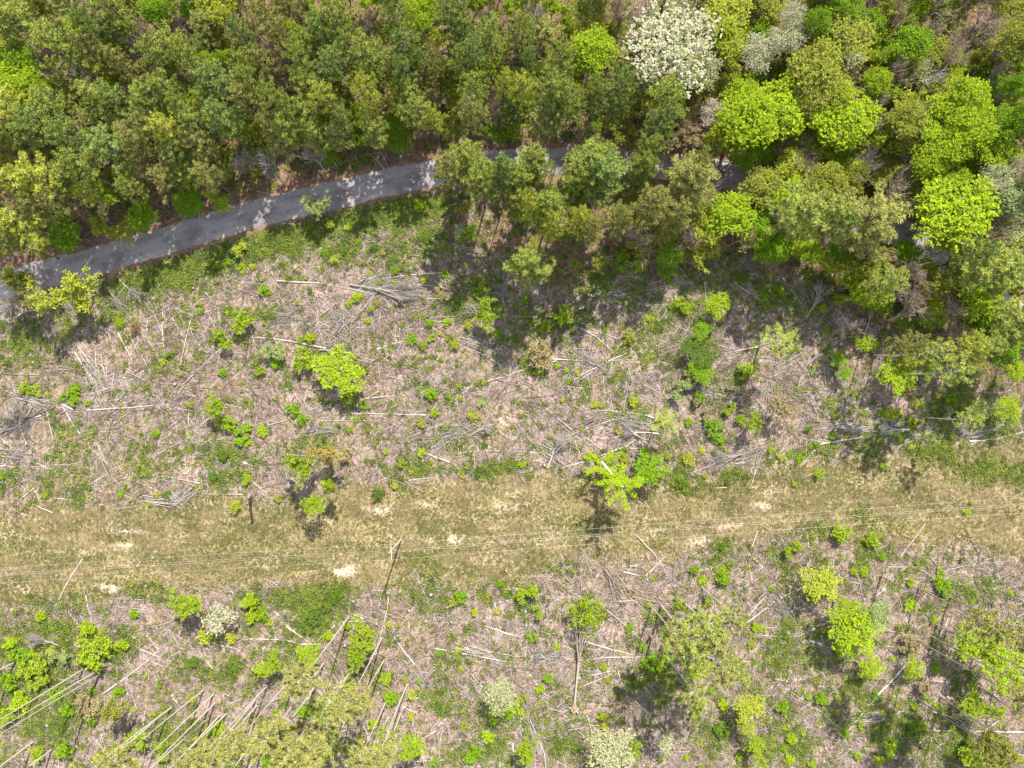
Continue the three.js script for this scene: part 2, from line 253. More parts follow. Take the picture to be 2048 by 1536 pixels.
{ // the road: a crowned ribbon of worn asphalt with ragged edges
  const N = 400, half = 2.42, cols = [-1, -0.9, -0.55, 0, 0.55, 0.9, 1], p = [], uv = [], ix = [];
  for (let i = 0; i <= N; i++) {
    const c = roadSamples[i], t = roadCurve.getTangentAt(i / N), sx = -t.z, sz = t.x;
    cols.forEach((k, n) => {
      const rag = Math.abs(k) === 1 ? (hash(i, k * 9) - 0.5) * 0.22 + (vnoise(i * 0.7, k * 9) - 0.5) * 0.36 + (vnoise(i * 0.17, k * 5 + 3) - 0.5) * 0.4 : 0, o = k * (half + rag);
      p.push(c.x + sx * o, Math.abs(k) === 1 ? -0.03 : 0.07 + 0.05 * (1 - k * k), c.z + sz * o); uv.push(i * 0.52 / 12, (k + 1) / 2 * 5.2 / 12);
    });
  }
  const M = cols.length;
  for (let i = 0; i < N; i++) for (let n = 0; n < M - 1; n++) { const a = i * M + n; ix.push(a, a + 1, a + M, a + 1, a + M + 1, a + M); }
  const g = new THREE.BufferGeometry();
  g.setAttribute('position', new THREE.Float32BufferAttribute(p, 3)); g.setAttribute('uv', new THREE.Float32BufferAttribute(uv, 2)); g.setIndex(ix); g.computeVertexNormals();
  const S = 512, d = new Uint8Array(S * S * 4);
  for (let j = 0; j < S; j++) for (let i = 0; i < S; i++) {
    const wrap = (f, n) => { const a = i / S * n, b = j / S * n; return f(a, b) * (1 - i / S) + f(a - n, b) * (i / S); };
    const n = 0.5 * wrap(vnoise, 9) + 0.25 * wrap(vnoise, 60) + 0.25 * hash(i, j), s = 0.74 + 0.46 * n, patch = smooth(0.62, 0.75, wrap(vnoise, 5));
    const across = j / S * 12 * 4.84 / 5.2, track = Math.exp(-(((across - 1.25) / 0.42) ** 2)) + Math.exp(-(((across - 3.45) / 0.42) ** 2)), rim = smooth(0.7, 0.1, across) + smooth(4.1, 4.75, across), seam = Math.abs(vnoise(i / S * 14, 3) * 0.5 + 2.1 - across) < 0.03 ? 0.8 : 1, crack = Math.abs(wrap(vnoise, 16) - 0.5) < 0.012 ? 0.78 : 1;      // worn wheel paths, dusty rims, a seam and cracks
    const o = (j * S + i) * 4, k = s * (1 - 0.14 * patch) * (1 - 0.07 * track) * seam * crack; d[o] = Math.min(255, (150 + 22 * rim * n) * k); d[o + 1] = Math.min(255, (141 + 13 * rim * n) * k); d[o + 2] = Math.min(255, (139 + 2 * rim * n) * k); d[o + 3] = 255;
  }
  const t = new THREE.DataTexture(d, S, S); t.colorSpace = THREE.SRGBColorSpace; t.wrapS = t.wrapT = THREE.RepeatWrapping; t.magFilter = THREE.LinearFilter; t.needsUpdate = true;
  const road = cast(new THREE.Mesh(g, Object.assign(new THREE.MeshStandardMaterial({ map: t, roughness: 0.9, side: THREE.DoubleSide }), { name: 'worn asphalt' })));
  road.name = 'road'; road.userData.kind = 'structure'; road.userData.label = 'narrow grey asphalt road curving along the wood edge'; scene.add(road);
}

// ---------------------------------------------------------------- plant prototypes (geometry shared by every plant of the kind)
const WHITE = [1, 1, 1];
const tone = (r, a = 0.22, b = 0.08) => { const k = 1 + r.bell() * a; return [k * (1 + r.bell() * b), k * (1 + r.bell() * b * 0.5), k * (1 + r.bell() * b)]; };
function unit(x, y, z) { const l = Math.hypot(x, y, z) || 1; return [x / l, y / l, z / l]; }
function sideOf(d, r) { const a = r.in(-1, 1), b = r.in(-1, 1), c = r.in(-1, 1), k = a * d[0] + b * d[1] + c * d[2]; return unit(a - k * d[0], b - k * d[1], c - k * d[2]); }
function spray(b, r, x, y, z, size, n, c) {      // a needle tuft: blades over a half ball that opens upward and outward
  for (let k = 0; k < n; k++) {
    const a = r() * 6.283, h = r.in(-0.25, 1), q = Math.sqrt(Math.max(0.05, 1 - h * h)), d = unit(Math.cos(a) * q, h + 0.15, Math.sin(a) * q), s = sideOf(d, r), m = r.in(0.85, 1.15);
    b.blade(x, y, z, ...d, ...s, size * r.in(0.75, 1.15), size * 0.115, [c[0] * m, c[1] * m, c[2] * m]);
  }
}
// pine: straight stem, whorls of limbs, tufts on the limbs; clear = share of the stem without limbs
function pineShape(seed, H, R, clear, dense = 1) {
  const r = rng(seed), wood = new Build(), crown = new Build(), bend = [r.bell() * (H > 21 ? 1.1 : 0.5), r.bell() * (H > 21 ? 1.1 : 0.5)];
  const stem = (t) => [bend[0] * Math.sin(t * 2.4), H * t, bend[1] * Math.sin(t * 2.1)], ts = [0, 0.03, 0.2, 0.4, 0.6, 0.78, 0.9, 0.985], r0 = H * (H > 25 ? 0.0048 : H > 21 ? 0.0066 : 0.0088);
  wood.tube(ts.map(stem), ts.map((t) => r0 * (t < 0.02 ? 1.35 : 1 - 0.86 * t)), 6, WHITE);
  for (let k = 0; k < 12; k++) { const h = r.in(0.25, 1) * clear, o = stem(h), a = r() * 6.283, L = r.in(0.3, 1.3); wood.tube([o, [o[0] + Math.cos(a) * L, o[1] + L * r.in(-0.2, 0.4), o[2] + Math.sin(a) * L]], [0.04, 0.015], 3, [0.8, 0.78, 0.75]); }      // dead limb stubs
  const n = Math.round(36 * dense); let az = r() * 6;
  for (let k = 0; k < n; k++) {
    const t = (k + r()) / n, h = clear + (0.985 - clear) * t, o = stem(h); az += 2.4 + r.bell() * 0.5;
    const L = R * (0.42 + 0.62 * Math.sin(Math.PI * Math.min(1, 0.2 + t * 0.75))) * (1 - 0.55 * t * t) * r.in(0.6, 1.12), up = 0.05 + 0.95 * t * t + r.bell() * 0.15;
    const dx = Math.cos(az), dz = Math.sin(az), pt = (s, w = 0) => [o[0] + dx * L * s - dz * w, o[1] + L * (up * s + 0.12 * s * s), o[2] + dz * L * s + dx * w];
    wood.tube([pt(0), pt(0.5), pt(0.92)], [0.07 * (1.2 - t), 0.045, 0.018], 4, WHITE);
    const nt = Math.round((2.8 + L * 2.6) * dense);
    for (let j = 0; j < nt; j++) {
      const s = j === 0 ? 1 : r.in(0.3, 1), w = r.bell() * L * 0.33 * (0.35 + s * 0.65), q = pt(s, w), c = tone(r, 0.4, 0.12);
      if (Math.abs(w) > 0.3) wood.tube([pt(s * 0.8), q], [0.018, 0.008], 3, WHITE);
      spray(crown, r, q[0], q[1] + r.in(0, 0.25), q[2], r.in(0.36, 0.62), 27, c);
    }
  }
  spray(crown, r, ...stem(0.985), 0.5, 16, tone(r));
  return { wood: wood.geo(), crown: crown.geo(), H, R };
}
// broad-leaved crown: limbs to lobes, leaf clusters over each lobe
function broadShape(seed, H, R, o = {}) {
  const { leaf = 0.3, count = 900, flat = 0.75, lobes = 13, low = 0.42, mixed = null, gather = 6, spread = 0.62, vary = 0.3, thick = 1 } = o;
  const r = rng(seed), wood = new Build(), crown = new Build(), lean = [r.bell() * R * 0.12, r.bell() * R * 0.12], r0 = Math.max(0.03, H * 0.011) * thick;
  const cy = H - R * flat, fork = [lean[0] * 0.5, H * low, lean[1] * 0.5];
  wood.tube([[0, 0, 0], [fork[0] * 0.4, fork[1] * 0.5, fork[2] * 0.4], fork], [r0 * 1.25, r0, r0 * 0.8], 6, WHITE);
  const list = [];
  for (let k = 0; k < lobes; k++) {
    const a = k * 2.4 + r.bell() * 0.6, q = Math.sqrt((k + 0.4) / lobes) * R * spread * r.in(0.85, 1.1), h = cy + flat * R * (1 - (q / R) ** 2) * r.in(0.05, 0.55) - R * 0.1;
    const c = [lean[0] + Math.cos(a) * q, Math.min(H - R * 0.2, h), lean[1] + Math.sin(a) * q], rad = R * r.in(lobes > 30 ? 0.14 : 0.15, lobes > 30 ? 0.3 : 0.4);
    list.push([c, rad]);
    wood.tube([fork, [fork[0] + (c[0] - fork[0]) * 0.45, fork[1] + (c[1] - fork[1]) * 0.6, fork[2] + (c[2] - fork[2]) * 0.45], c], [r0 * 0.5, r0 * 0.3, r0 * 0.1], 4, WHITE);
    for (let m = 0; m < 5; m++) { const d = unit(r.bell(), r.in(-0.1, 1), r.bell()); wood.tube([c, [c[0] + d[0] * rad * 0.9, c[1] + d[1] * rad * 0.8, c[2] + d[2] * rad * 0.9]], [r0 * 0.12, r0 * 0.04], 3, WHITE); }
  }
  const total = list.reduce((s, l) => s + l[1] ** 2, 0);
  for (const [c, rad] of list) {
    const n = Math.round(count * rad * rad / total);
    for (let k = 0; k < n; k++) {
      const d = unit(r.bell(), r.in(-0.45, 1), r.bell()), q = rad * r.in(0.55, 1.12), x = c[0] + d[0] * q, y = c[1] + d[1] * q * 0.8, z = c[2] + d[2] * q, base = mixed && r() < mixed[0] ? mixed[1] : WHITE, t = tone(r, vary, 0.14);
      for (let m = 0; m < gather; m++) {
        const e = unit(r.bell() + d[0] * 0.6, r.bell() * 0.75 + 0.15, r.bell() + d[2] * 0.6), s = unit(-e[2] + r.bell() * 0.6, r.bell() * 0.8, e[0] + r.bell() * 0.6), j = leaf * 0.85, f = 1 + r.bell() * 0.16;
        crown.leaf(x + r.bell() * j, y + r.bell() * j * 0.7, z + r.bell() * j, ...e, ...s, leaf * r.in(0.7, 1.25), leaf * r.in(0.28, 0.42), [t[0] * base[0] * f, t[1] * base[1] * f, t[2] * base[2] * f]);
      }
    }
  }
  return { wood: wood.geo(), crown: crown.geo(), H, R };
}
// branching tree of twigs; leaves > 0 puts opening buds on them
function twigShape(seed, H, R, o = {}) {
  const { leaves = 0, leaf = 0.16, stems = 1, rise = 1, thick = 1, floor = 0.012 } = o, r = rng(seed), wood = new Build(), crown = new Build(), tips = [];
  const grow = (p, d, len, rad, level) => {
    const mid = [p[0] + d[0] * len * 0.5 + r.bell() * len * 0.05, p[1] + d[1] * len * 0.5, p[2] + d[2] * len * 0.5 + r.bell() * len * 0.05], e = unit(d[0] + r.bell() * 0.12, d[1] + 0.1, d[2] + r.bell() * 0.12), end = [mid[0] + e[0] * len * 0.5, mid[1] + e[1] * len * 0.5, mid[2] + e[2] * len * 0.5];
    const fat = Math.max(rad, floor); wood.tube(level < 2 ? [p, mid, end] : [p, end], level < 2 ? [fat, fat * 0.8, fat * 0.62] : [fat, fat * 0.6], level < 2 ? 5 : 3, WHITE);
    if (level >= 3) tips.push([p, end]);
    if (level === 4) return;
    const n = [5, 5, 5, 4][level];
    for (let k = 0; k < n; k++) {
      const a = k / n * 6.283 + r() * 2, w = [0.62, 0.75, 0.8, 0.85][level] * r.in(0.5, 1.25) * (k === 0 ? 0.35 : 1), s = sideOf(e, r), q = [e[1] * s[2] - e[2] * s[1], e[2] * s[0] - e[0] * s[2], e[0] * s[1] - e[1] * s[0]];
      const f = unit(e[0] + (s[0] * Math.cos(a) + q[0] * Math.sin(a)) * w, e[1] + (s[1] * Math.cos(a) + q[1] * Math.sin(a)) * w * 0.7 + 0.12 * rise, e[2] + (s[2] * Math.cos(a) + q[2] * Math.sin(a)) * w), back = level < 2 ? r.in(0, 0.45) : r.in(0, 0.7);
      grow([end[0] + (p[0] - end[0]) * back, end[1] + (p[1] - end[1]) * back, end[2] + (p[2] - end[2]) * back], f, len * [0.62, 0.66, 0.66, 0.62][level] * r.in(0.75, 1.2), rad * 0.5, level + 1);
    }
  };
  for (let k = 0; k < stems; k++) { const a = r() * 6.28, w = stems > 1 ? 0.45 : 0.06; grow([0, 0, 0], unit(Math.cos(a) * w, 1, Math.sin(a) * w), H * 0.36, Math.max(0.02, H * 0.0095 * thick), stems > 1 ? 1 : 0); }
  if (leaves) for (let k = 0; k < leaves; k++) {
    const [p, e] = r.pick(tips), t = r.in(0.2, 1.1), x = p[0] + (e[0] - p[0]) * t, y = p[1] + (e[1] - p[1]) * t, z = p[2] + (e[2] - p[2]) * t, c = tone(r, 0.25, 0.1);
    for (let m = 0; m < 3; m++) { const d = unit(r.bell(), r.bell() + 0.2, r.bell()), s = sideOf(d, r); crown.leaf(x + r.bell() * leaf * 0.6, y + r.bell() * leaf * 0.6, z + r.bell() * leaf * 0.6, ...d, ...s, leaf * r.in(0.7, 1.3), leaf * 0.34, c); }
  }
  // fit to height and reach
  const g = wood.geo(), q = leaves ? crown.geo() : null; g.computeBoundingBox();
  const bb = g.boundingBox, reach = 1.62 * Math.sqrt(tips.reduce((s, t) => s + t[1][0] ** 2 + t[1][2] ** 2, 0) / tips.length), m = new THREE.Matrix4().makeScale(R / reach, H / bb.max.y, R / reach);
  g.applyMatrix4(m); q?.applyMatrix4(m);
  return { wood: g, crown: q, H, R };
}
const many = (n, f) => Array.from({ length: n }, (_, k) => f(k));
const SHAPES = {
  pine: many(7, (k) => pineShape(100 + k, 19, 3.5, [0.55, 0.6, 0.5, 0.62, 0.57, 0.52, 0.6][k])),
  full: many(4, (k) => pineShape(120 + k, 19, 3.5, [0.5, 0.55, 0.48, 0.52][k], 1.3)),
  slim: many(5, (k) => pineShape(140 + k, 23, 2.7, 0.72, 0.68)),
  broad: many(6, (k) => broadShape(200 + k, 16, 5, { leaf: 0.3, count: 1450, lobes: 25, vary: 0.42, spread: 0.78, mixed: [0.22, [0.78, 0.72, 1.5]], thick: 1.5 })),
  small: many(5, (k) => broadShape(230 + k, 7.5, 2.6, { leaf: 0.19, count: 640, lobes: 15, low: 0.38, spread: 0.8, gather: 5, vary: 0.42, mixed: [0.2, [0.8, 0.75, 1.4]], thick: 1.3 })),
  bloom: many(3, (k) => broadShape(260 + k, 15, 5, { leaf: 0.19, count: 1500, lobes: 34, gather: 6, vary: 0.4, spread: 0.74, mixed: [0.32, [0.5, 0.62, 0.25]] })),
  bloomlet: many(2, (k) => broadShape(270 + k, 5, 2, { leaf: 0.14, count: 380, lobes: 15, gather: 5, vary: 0.4, spread: 0.78, mixed: [0.36, [0.5, 0.62, 0.25]] })),
  wisp: many(5, (k) => twigShape(300 + k, 9, 3, { leaves: 1300, leaf: 0.2, floor: 0.016 })),
  bare: many(5, (k) => twigShape(330 + k, 14, 3.6, { rise: 1.6, thick: 1.3, floor: 0.026 })),
  shrub: many(9, (k) => broadShape(400 + k, 1.25, 1, { leaf: [0.17, 0.2, 0.18][k % 3], count: [120, 90, 110][k % 3], vary: 0.42, gather: 5, lobes: [9, 6, 12][k % 3], low: 0.2, flat: 0.8, spread: [0.72, 0.82, 0.68][k % 3] })),
  bramble: many(5, (k) => twigShape(430 + k, 1.5, 1, { leaves: 520, leaf: 0.085, stems: 3, thick: 0.8, floor: 0.006 })),
};

// ---------------------------------------------------------------- where a thing stands, in words
function where(x, z) {
  const [u, v] = survey(x, z);
  if (u < 880 ? v < along(ROAD, u) : v < along(ROAD, u) - 4) return [roadGap(x, z) < 12 ? 'at the wood edge' : 'in the wood', 'wood'];
  if (v < along(WOOD_END, u) + 8) return ['between road and clearing', 'roadside'];
  if (v < along(STRIP_TOP, u)) return ['in the roadside clearing', 'clearing'];
  if (v < along(STRIP_END, u)) return ['on the grass strip', 'strip'];
  return ['past the grass strip', 'far slash'];
}
const things = [];      // every thing placed, for telling look-alikes apart by what they stand beside
function known(o, words, phrase, short, reach) { things.push({ o, words, phrase, short, reach, x: o.position.x, z: o.position.z }); return o; }
const crowns = [];      // crowns as the survey sees them: u, v, radius
const TINT = { pine: 'olive', pineblue: 'grey-green', pineyellow: 'yellow-tipped', pinetan: 'brownish', pinedark: 'deep green', lime: 'lime green', green: 'bright green', yellow: 'yellow-green', olive: 'olive', dark: 'dark green', orange: 'orange', tan: 'tan', pale: 'pale green', rust: 'rust brown', white: 'white', cream: 'cream', pink: 'pinkish' };
const turnRng = rng(4242);
// one plant: a clone of nothing but shared geometries, with its own place, size and turn
function plant(shape, name, category, words, group, leafMaterial, woodMaterial, u, v, radius, h, lean = 0.03, partNames = ['trunk', 'crown'], atCrown = 0.82) {
  const r = turnRng, list = SHAPES[shape], s = list[Math.floor(r() * list.length)], hc = h * atCrown, [x, z] = plan(u, v, hc), R = radius * (HIGH - hc) / FOCAL;
  const [phrase, zone] = where(x, z), size = R / s.R, o = place(name, words + ' ' + phrase, category, group + ' ' + phrase);
  if (h > 3.5) crowns.push([u, v, radius]);
  o.position.set(x, height(x, z) - 0.06 * Math.min(1, h / 4), z);
  o.rotation.set(r.bell() * lean, r() * 6.283, r.bell() * lean, 'XYZ');
  o.scale.set(size * r.in(0.93, 1.07), h / s.H, size * r.in(0.93, 1.07));
  const w = part(partNames[0], s.wood, woodMaterial, o);
  if (s.crown && leafMaterial) part(partNames[1], s.crown, leafMaterial, o);
  return known(o, words, phrase, words.replace(/^(tiny|small|broad|very large|very tall) | with .*$| on a .*$/g, ''), R);
}
const T4 = (cu, cv, list, f) => { for (const e of list) f(cu * 512, cv * 384, e); };   // survey sheets: 4 across, 4 down, drawn four times up
const sizeWord = (k, a, b) => (k < a ? 'small ' : k > b ? 'broad ' : '');
const rr = rng(99);

function pine(u, v, rad, tint = 'pine', h = rr.in(17, 20.5)) {
  const edge = along(ROAD, u) - v; if (u < 880 && edge > 0 && edge < 190) { h = Math.min(h, rr.in(14.5, 17)); rad *= 0.88; }      // wood-edge pines made lower and narrower so more sun reaches the road
  const roadside = u > 830 && u < 1360 && v > 285 && v < 600;
  plant(roadside ? 'full' : 'pine', 'pine_tree', 'tree', `${sizeWord(rad, 30, 43)}${TINT[tint]} pine with tufted crown`, `${sizeWord(rad, 30, 43)}${TINT[tint]} pines`, LEAF[tint], WOOD.pine, u, v, rad * (roadside ? 1.2 : 1.06), h, 0.03, ['trunk', 'crown'], 0.82);
}
function slimPine(u, v, rad, tint = 'pinetan', h = rr.in(20, 23.5)) {
  plant('slim', 'slender_pine', 'tree', `slender ${TINT[tint]} pine with long bare trunk`, `slender ${TINT[tint]} pines`, LEAF[tint], WOOD.pole, u, v, rad * 1.16, h, 0.035, ['trunk', 'crown'], 0.86);
}
function broad(u, v, rad, tint = 'lime', h = rr.in(13, 17)) {
  plant('broad', 'leafy_tree', 'tree', `${sizeWord(rad, 32, 48)}${TINT[tint]} leafy tree with lobed crown`, `${sizeWord(rad, 32, 48)}${TINT[tint]} leafy trees`, LEAF[tint], WOOD.grey, u, v, rad * 1.24, h, 0.04, ['trunk', 'crown'], 0.78);
}
function small(u, v, rad, tint = 'lime', h = rr.in(5, 8)) {
  plant('small', 'young_tree', 'tree', `${sizeWord(rad, 18, 32)}${TINT[tint]} young leafy tree`, `${sizeWord(rad, 18, 32)}${TINT[tint]} young trees`, LEAF[tint], WOOD.grey, u, v, rad * 1.12, h, 0.08, ['trunk', 'crown'], 0.75);
}
function bloom(u, v, rad, tint = 'white', h = 15) {
  plant(rad > 32 ? 'bloom' : 'bloomlet', 'blossom_tree', 'tree', `${rad > 60 ? 'very large ' : sizeWord(rad, 20, 36)}${TINT[tint]} blossoming tree`, `${sizeWord(rad, 20, 36)}${TINT[tint]} blossom trees`, LEAF[tint], WOOD.grey, u, v, rad * 1.2, h, 0.04, ['trunk', 'crown'], 0.78);
}
function wisp(u, v, rad, tint = 'olive', h = rr.in(7, 10)) {
  plant('wisp', 'budding_tree', 'tree', `${sizeWord(rad, 22, 36)}${TINT[tint]} thinly budding tree`, `${sizeWord(rad, 22, 36)}${TINT[tint]} budding trees`, LEAF[tint], WOOD.twig, u, v, rad, h, 0.06, ['trunk', 'crown'], 0.78);
}
function bare(u, v, rad, tint = 'grey', h = rr.in(11, 14)) {
  plant('bare', 'bare_tree', 'tree', `${sizeWord(rad, 22, 40)}leafless ${tint === 'twig' ? 'brown' : tint} tree with fine twigs`, `leafless ${tint === 'twig' ? 'brown' : tint} trees`, null, WOOD[tint], u, v, rad, h, 0.08, ['trunk', 'crown'], 0.75);
}
const near = { green: ['lime', 'green', 'green', 'dark', 'green'], lime: ['lime', 'lime', 'yellow', 'green', 'olive'], yellow: ['yellow', 'lime', 'yellow'], olive: ['olive', 'yellow', 'tan'] };
function shrub(u, v, rad, tint = 'green', h = Math.max(0.8, rad / 12 * 1.15)) {
  if (rad < 12 && near[tint]) tint = rr.pick(near[tint]); rad *= rr.in(0.72, 1.08); h *= rr.in(0.7, 1.2);
  plant('shrub', 'shrub', 'shrub', `${rad < 7 ? 'tiny ' : sizeWord(rad, 10, 16)}${TINT[tint]} round shrub`, `${rad < 7 ? 'tiny ' : sizeWord(rad, 10, 16)}${TINT[tint]} shrubs`, LEAF[tint], WOOD.twig, u, v, rad * 0.98, h, 0.12, ['stem', 'foliage'], 0.6);
}
function bramble(u, v, rad, tint = 'lime', h = Math.max(1.2, rad / 12 * 1.3)) {
  plant('bramble', 'bramble', 'bush', `${sizeWord(rad, 14, 22)}${TINT[tint]} open bramble bush`, `${sizeWord(rad, 14, 22)}${TINT[tint]} brambles`, LEAF[tint], WOOD.twig, u, v, rad, h, 0.12, ['stem', 'foliage'], 0.55);
}
const whiteBush = (u, v, rad, tint, h = 2.2) => plant('bloomlet', 'blossom_shrub', 'bush', 'white-flowered low shrub', 'white-flowered shrubs', LEAF.white, WOOD.twig, u, v, rad, h, 0.12, ['stem', 'foliage'], 0.6);
const KINDS = { p: [pine, 'pine'], pb: [pine, 'pineblue'], py: [pine, 'pineyellow'], pt: [pine, 'pinetan'], pd: [pine, 'pinedark'], q: [slimPine, 'pinetan'], qo: [slimPine, 'pine'], b: [broad, 'lime'], bg: [broad, 'green'], by: [broad, 'yellow'], bo: [broad, 'olive'], bd: [broad, 'dark'], bp: [broad, 'pale'],
  s: [small, 'lime'], sg: [small, 'green'], sy: [small, 'yellow'], so: [small, 'olive'], sd: [small, 'dark'], sp: [small, 'pale'], st: [small, 'tan'], f: [bloom, 'white'], fc: [bloom, 'cream'], fp: [bloom, 'pink'], w: [wisp, 'olive'], wl: [wisp, 'lime'], wy: [wisp, 'yellow'], wt: [wisp, 'tan'], wp: [wisp, 'pale'], wo: [wisp, 'orange'], wg: [wisp, 'green'],
  n: [bare, 'grey'], np: [bare, 'pale'], nb: [bare, 'twig'], h: [shrub, 'green'], hl: [shrub, 'lime'], hy: [shrub, 'yellow'], ho: [shrub, 'olive'], hd: [shrub, 'dark'], hr: [shrub, 'orange'], hp: [shrub, 'pale'], hx: [shrub, 'rust'], k: [bramble, 'lime'], kg: [bramble, 'green'], ky: [bramble, 'yellow'], ko: [bramble, 'olive'], kt: [bramble, 'tan'], kr: [bramble, 'rust'], kd: [bramble, 'dark'], kp: [bramble, 'pale'], kc: [whiteBush, 'white'] };
function grow(cu, cv, table) {   // { kind: [[x, y, radius, height?], ...] } in sheet units
  for (const [kind, list] of Object.entries(table)) T4(cu, cv, list, (u0, v0, [x, y, rad, h]) => { const [f, tint] = KINDS[kind]; f(u0 + x / 4, v0 + y / 4, rad / 4, tint, h); });
}
// ---- the wood across the road (sheets of the top row)
grow(0, 0, {
  p: [[130, 150, 230], [420, 320, 190], [870, 60, 160], [1250, 430, 150], [1400, 390, 170], [1490, 470, 130], [1950, 480, 130], [420, 830, 170], [760, 760, 180], [1180, 760, 170], [1330, 700, 150], [250, 1050, 170], [1540, 960, 160], [1820, 1030, 150], [550, 1420, 200], [620, 1330, 160], [1450, 870, 120], [1650, 830, 120], [1980, 650, 120]],
  pd: [[330, 980, 200], [930, 800, 170], [540, 1070, 160], [560, 60, 140], [1400, 1230, 150], [720, 200, 120]], py: [[120, 880, 190], [300, 1400, 200], [80, 1430, 150], [1330, 1050, 160], [30, 60, 150]], pb: [[880, 1180, 190], [1700, 640, 170], [1900, 250, 110], [1750, 950, 160]], pt: [[1600, 1150, 160], [1950, 800, 140], [1150, 1000, 130], [950, 470, 120], [1100, 1290, 140], [1090, 1130, 150], [1650, 1380, 130], [1300, 1420, 120], [700, 400, 110]],
  b: [[140, 690, 175], [370, 715, 70], [1640, 530, 95], [1820, 465, 60]], by: [[1740, 60, 150]], bg: [[1250, 100, 110], [150, 480, 130], [1540, 80, 80]], wy: [[820, 290, 100], [900, 470, 110], [270, 30, 90], [1720, 250, 90]], n: [[1100, 270, 190], [600, 560, 120], [370, 610, 130], [1500, 230, 130], [1930, 1250, 130]], np: [[130, 560, 70]],
});
grow(1, 0, {
  p: [[630, 120, 170], [450, 330, 150], [340, 470, 130], [740, 350, 130], [900, 420, 170], [1080, 520, 140], [140, 800, 140], [400, 680, 140], [380, 880, 170], [1220, 760, 190], [1300, 900, 180], [950, 1040, 150], [1860, 260, 170], [1620, 500, 110], [1740, 700, 140], [230, 1000, 150], [480, 1050, 140], [1690, 1270, 150], [1800, 1400, 150]],
  pb: [[520, 250, 140], [620, 490, 150], [1180, 580, 120], [1750, 430, 120], [1980, 1350, 120]], pd: [[1180, 340, 160], [1560, 80, 150], [1640, 230, 150], [680, 950, 120], [1100, 170, 110], [1300, 480, 120]], py: [[880, 730, 130], [900, 870, 125], [1420, 950, 110], [1980, 640, 110], [1120, 790, 120], [560, 760, 130]], pt: [[60, 130, 150], [70, 480, 130], [1730, 900, 150], [1560, 1330, 140], [100, 1000, 140], [1420, 480, 100], [200, 250, 110]],
  b: [[290, 280, 100], [1330, 110, 150]], bg: [[1140, 1130, 90, 7], [1950, 1050, 100, 7], [1130, 1000, 110, 8], [590, 1250, 70, 6]], bo: [[1560, 1010, 110, 9]], wy: [[20, 1040, 70], [1900, 60, 100], [640, 680, 70]], nb: [[930, 180, 90], [300, 60, 90]], np: [[1850, 110, 90]], n: [[60, 1300, 130], [450, 1230, 110]],
});
grow(2, 0, {
  p: [[100, 260, 140], [380, 460, 150], [330, 700, 160], [480, 800, 140], [1230, 760, 180], [150, 1290, 140], [60, 1420, 140], [640, 1290, 180], [560, 1450, 150], [680, 720, 100], [1100, 1180, 110]], pb: [[730, 1400, 215], [130, 480, 100], [300, 850, 150]], pd: [[880, 680, 150], [820, 850, 120], [1210, 930, 150]], py: [[80, 700, 140]], pt: [[1400, 1400, 230], [1520, 1280, 110]], qo: [[330, 1330, 55]],
  b: [[650, 420, 180], [1900, 950, 225], [1850, 800, 150], [1660, 300, 100]], by: [[1720, 110, 190], [1760, 385, 120]], bg: [[1050, 1380, 85, 9], [650, 1020, 70, 7]], bo: [[1750, 1100, 150, 12], [600, 90, 150]], wl: [[460, 210, 60, 7]], f: [[1290, 330, 370, 18], [1970, 420, 150]], fc: [[1560, 560, 140], [1400, 70, 120]], fp: [[1040, 70, 100], [1620, 900, 130, 9]], np: [[220, 130, 130]], n: [[220, 350, 70]], wy: [[1800, 590, 130]], nb: [[900, 60, 130], [1480, 1090, 100, 8]],
});
grow(3, 0, {
  b: [[60, 880, 235], [630, 940, 240], [1600, 790, 180], [1450, 960, 200], [1610, 1020, 170], [1440, 1190, 170], [1300, 1290, 140], [870, 640, 110], [1850, 1240, 150], [1500, 1490, 110]], bg: [[1160, 350, 150], [1940, 1000, 140], [400, 150, 100], [650, 50, 130], [1980, 700, 100]], by: [[200, 1330, 130, 9], [700, 1370, 100, 9], [560, 740, 140]], bo: [[600, 300, 210], [380, 560, 210], [350, 760, 150], [1980, 300, 150], [1100, 950, 150], [480, 1450, 150]], wy: [[1100, 790, 170], [1250, 650, 140], [1250, 1360, 130], [1480, 1340, 110]], w: [[850, 480, 120], [1800, 500, 120], [1400, 130, 150]], f: [[215, 130, 130], [160, 310, 140], [650, 470, 115], [20, 440, 70]], fc: [[1830, 1440, 140], [1990, 1440, 90]], fp: [[2000, 1290, 80]],
  np: [[1330, 570, 190], [870, 800, 85], [1210, 850, 130], [1880, 580, 90]], n: [[850, 1290, 140]], nb: [[1650, 250, 230], [1100, 60, 110], [1550, 420, 130], [1850, 150, 130]],
});
// crowns that hang over the road where it runs through the trees
for (const [u, v, r, t] of [[1395, 352, 52, 'pinetan'], [1290, 338, 30, 'pine'], [1668, 432, 52, 'pine'], [1745, 458, 48, 'pinetan'], [2040, 650, 55, 'pine'], [1210, 318, 34, 'pine']]) pine(u, v, r, t);
for (const [u, v, r, t] of [[1590, 398, 42, 'lime'], [1520, 372, 36, 'olive'], [1965, 592, 46, 'lime'], [1930, 545, 36, 'olive']]) broad(u, v, r, t, 12);
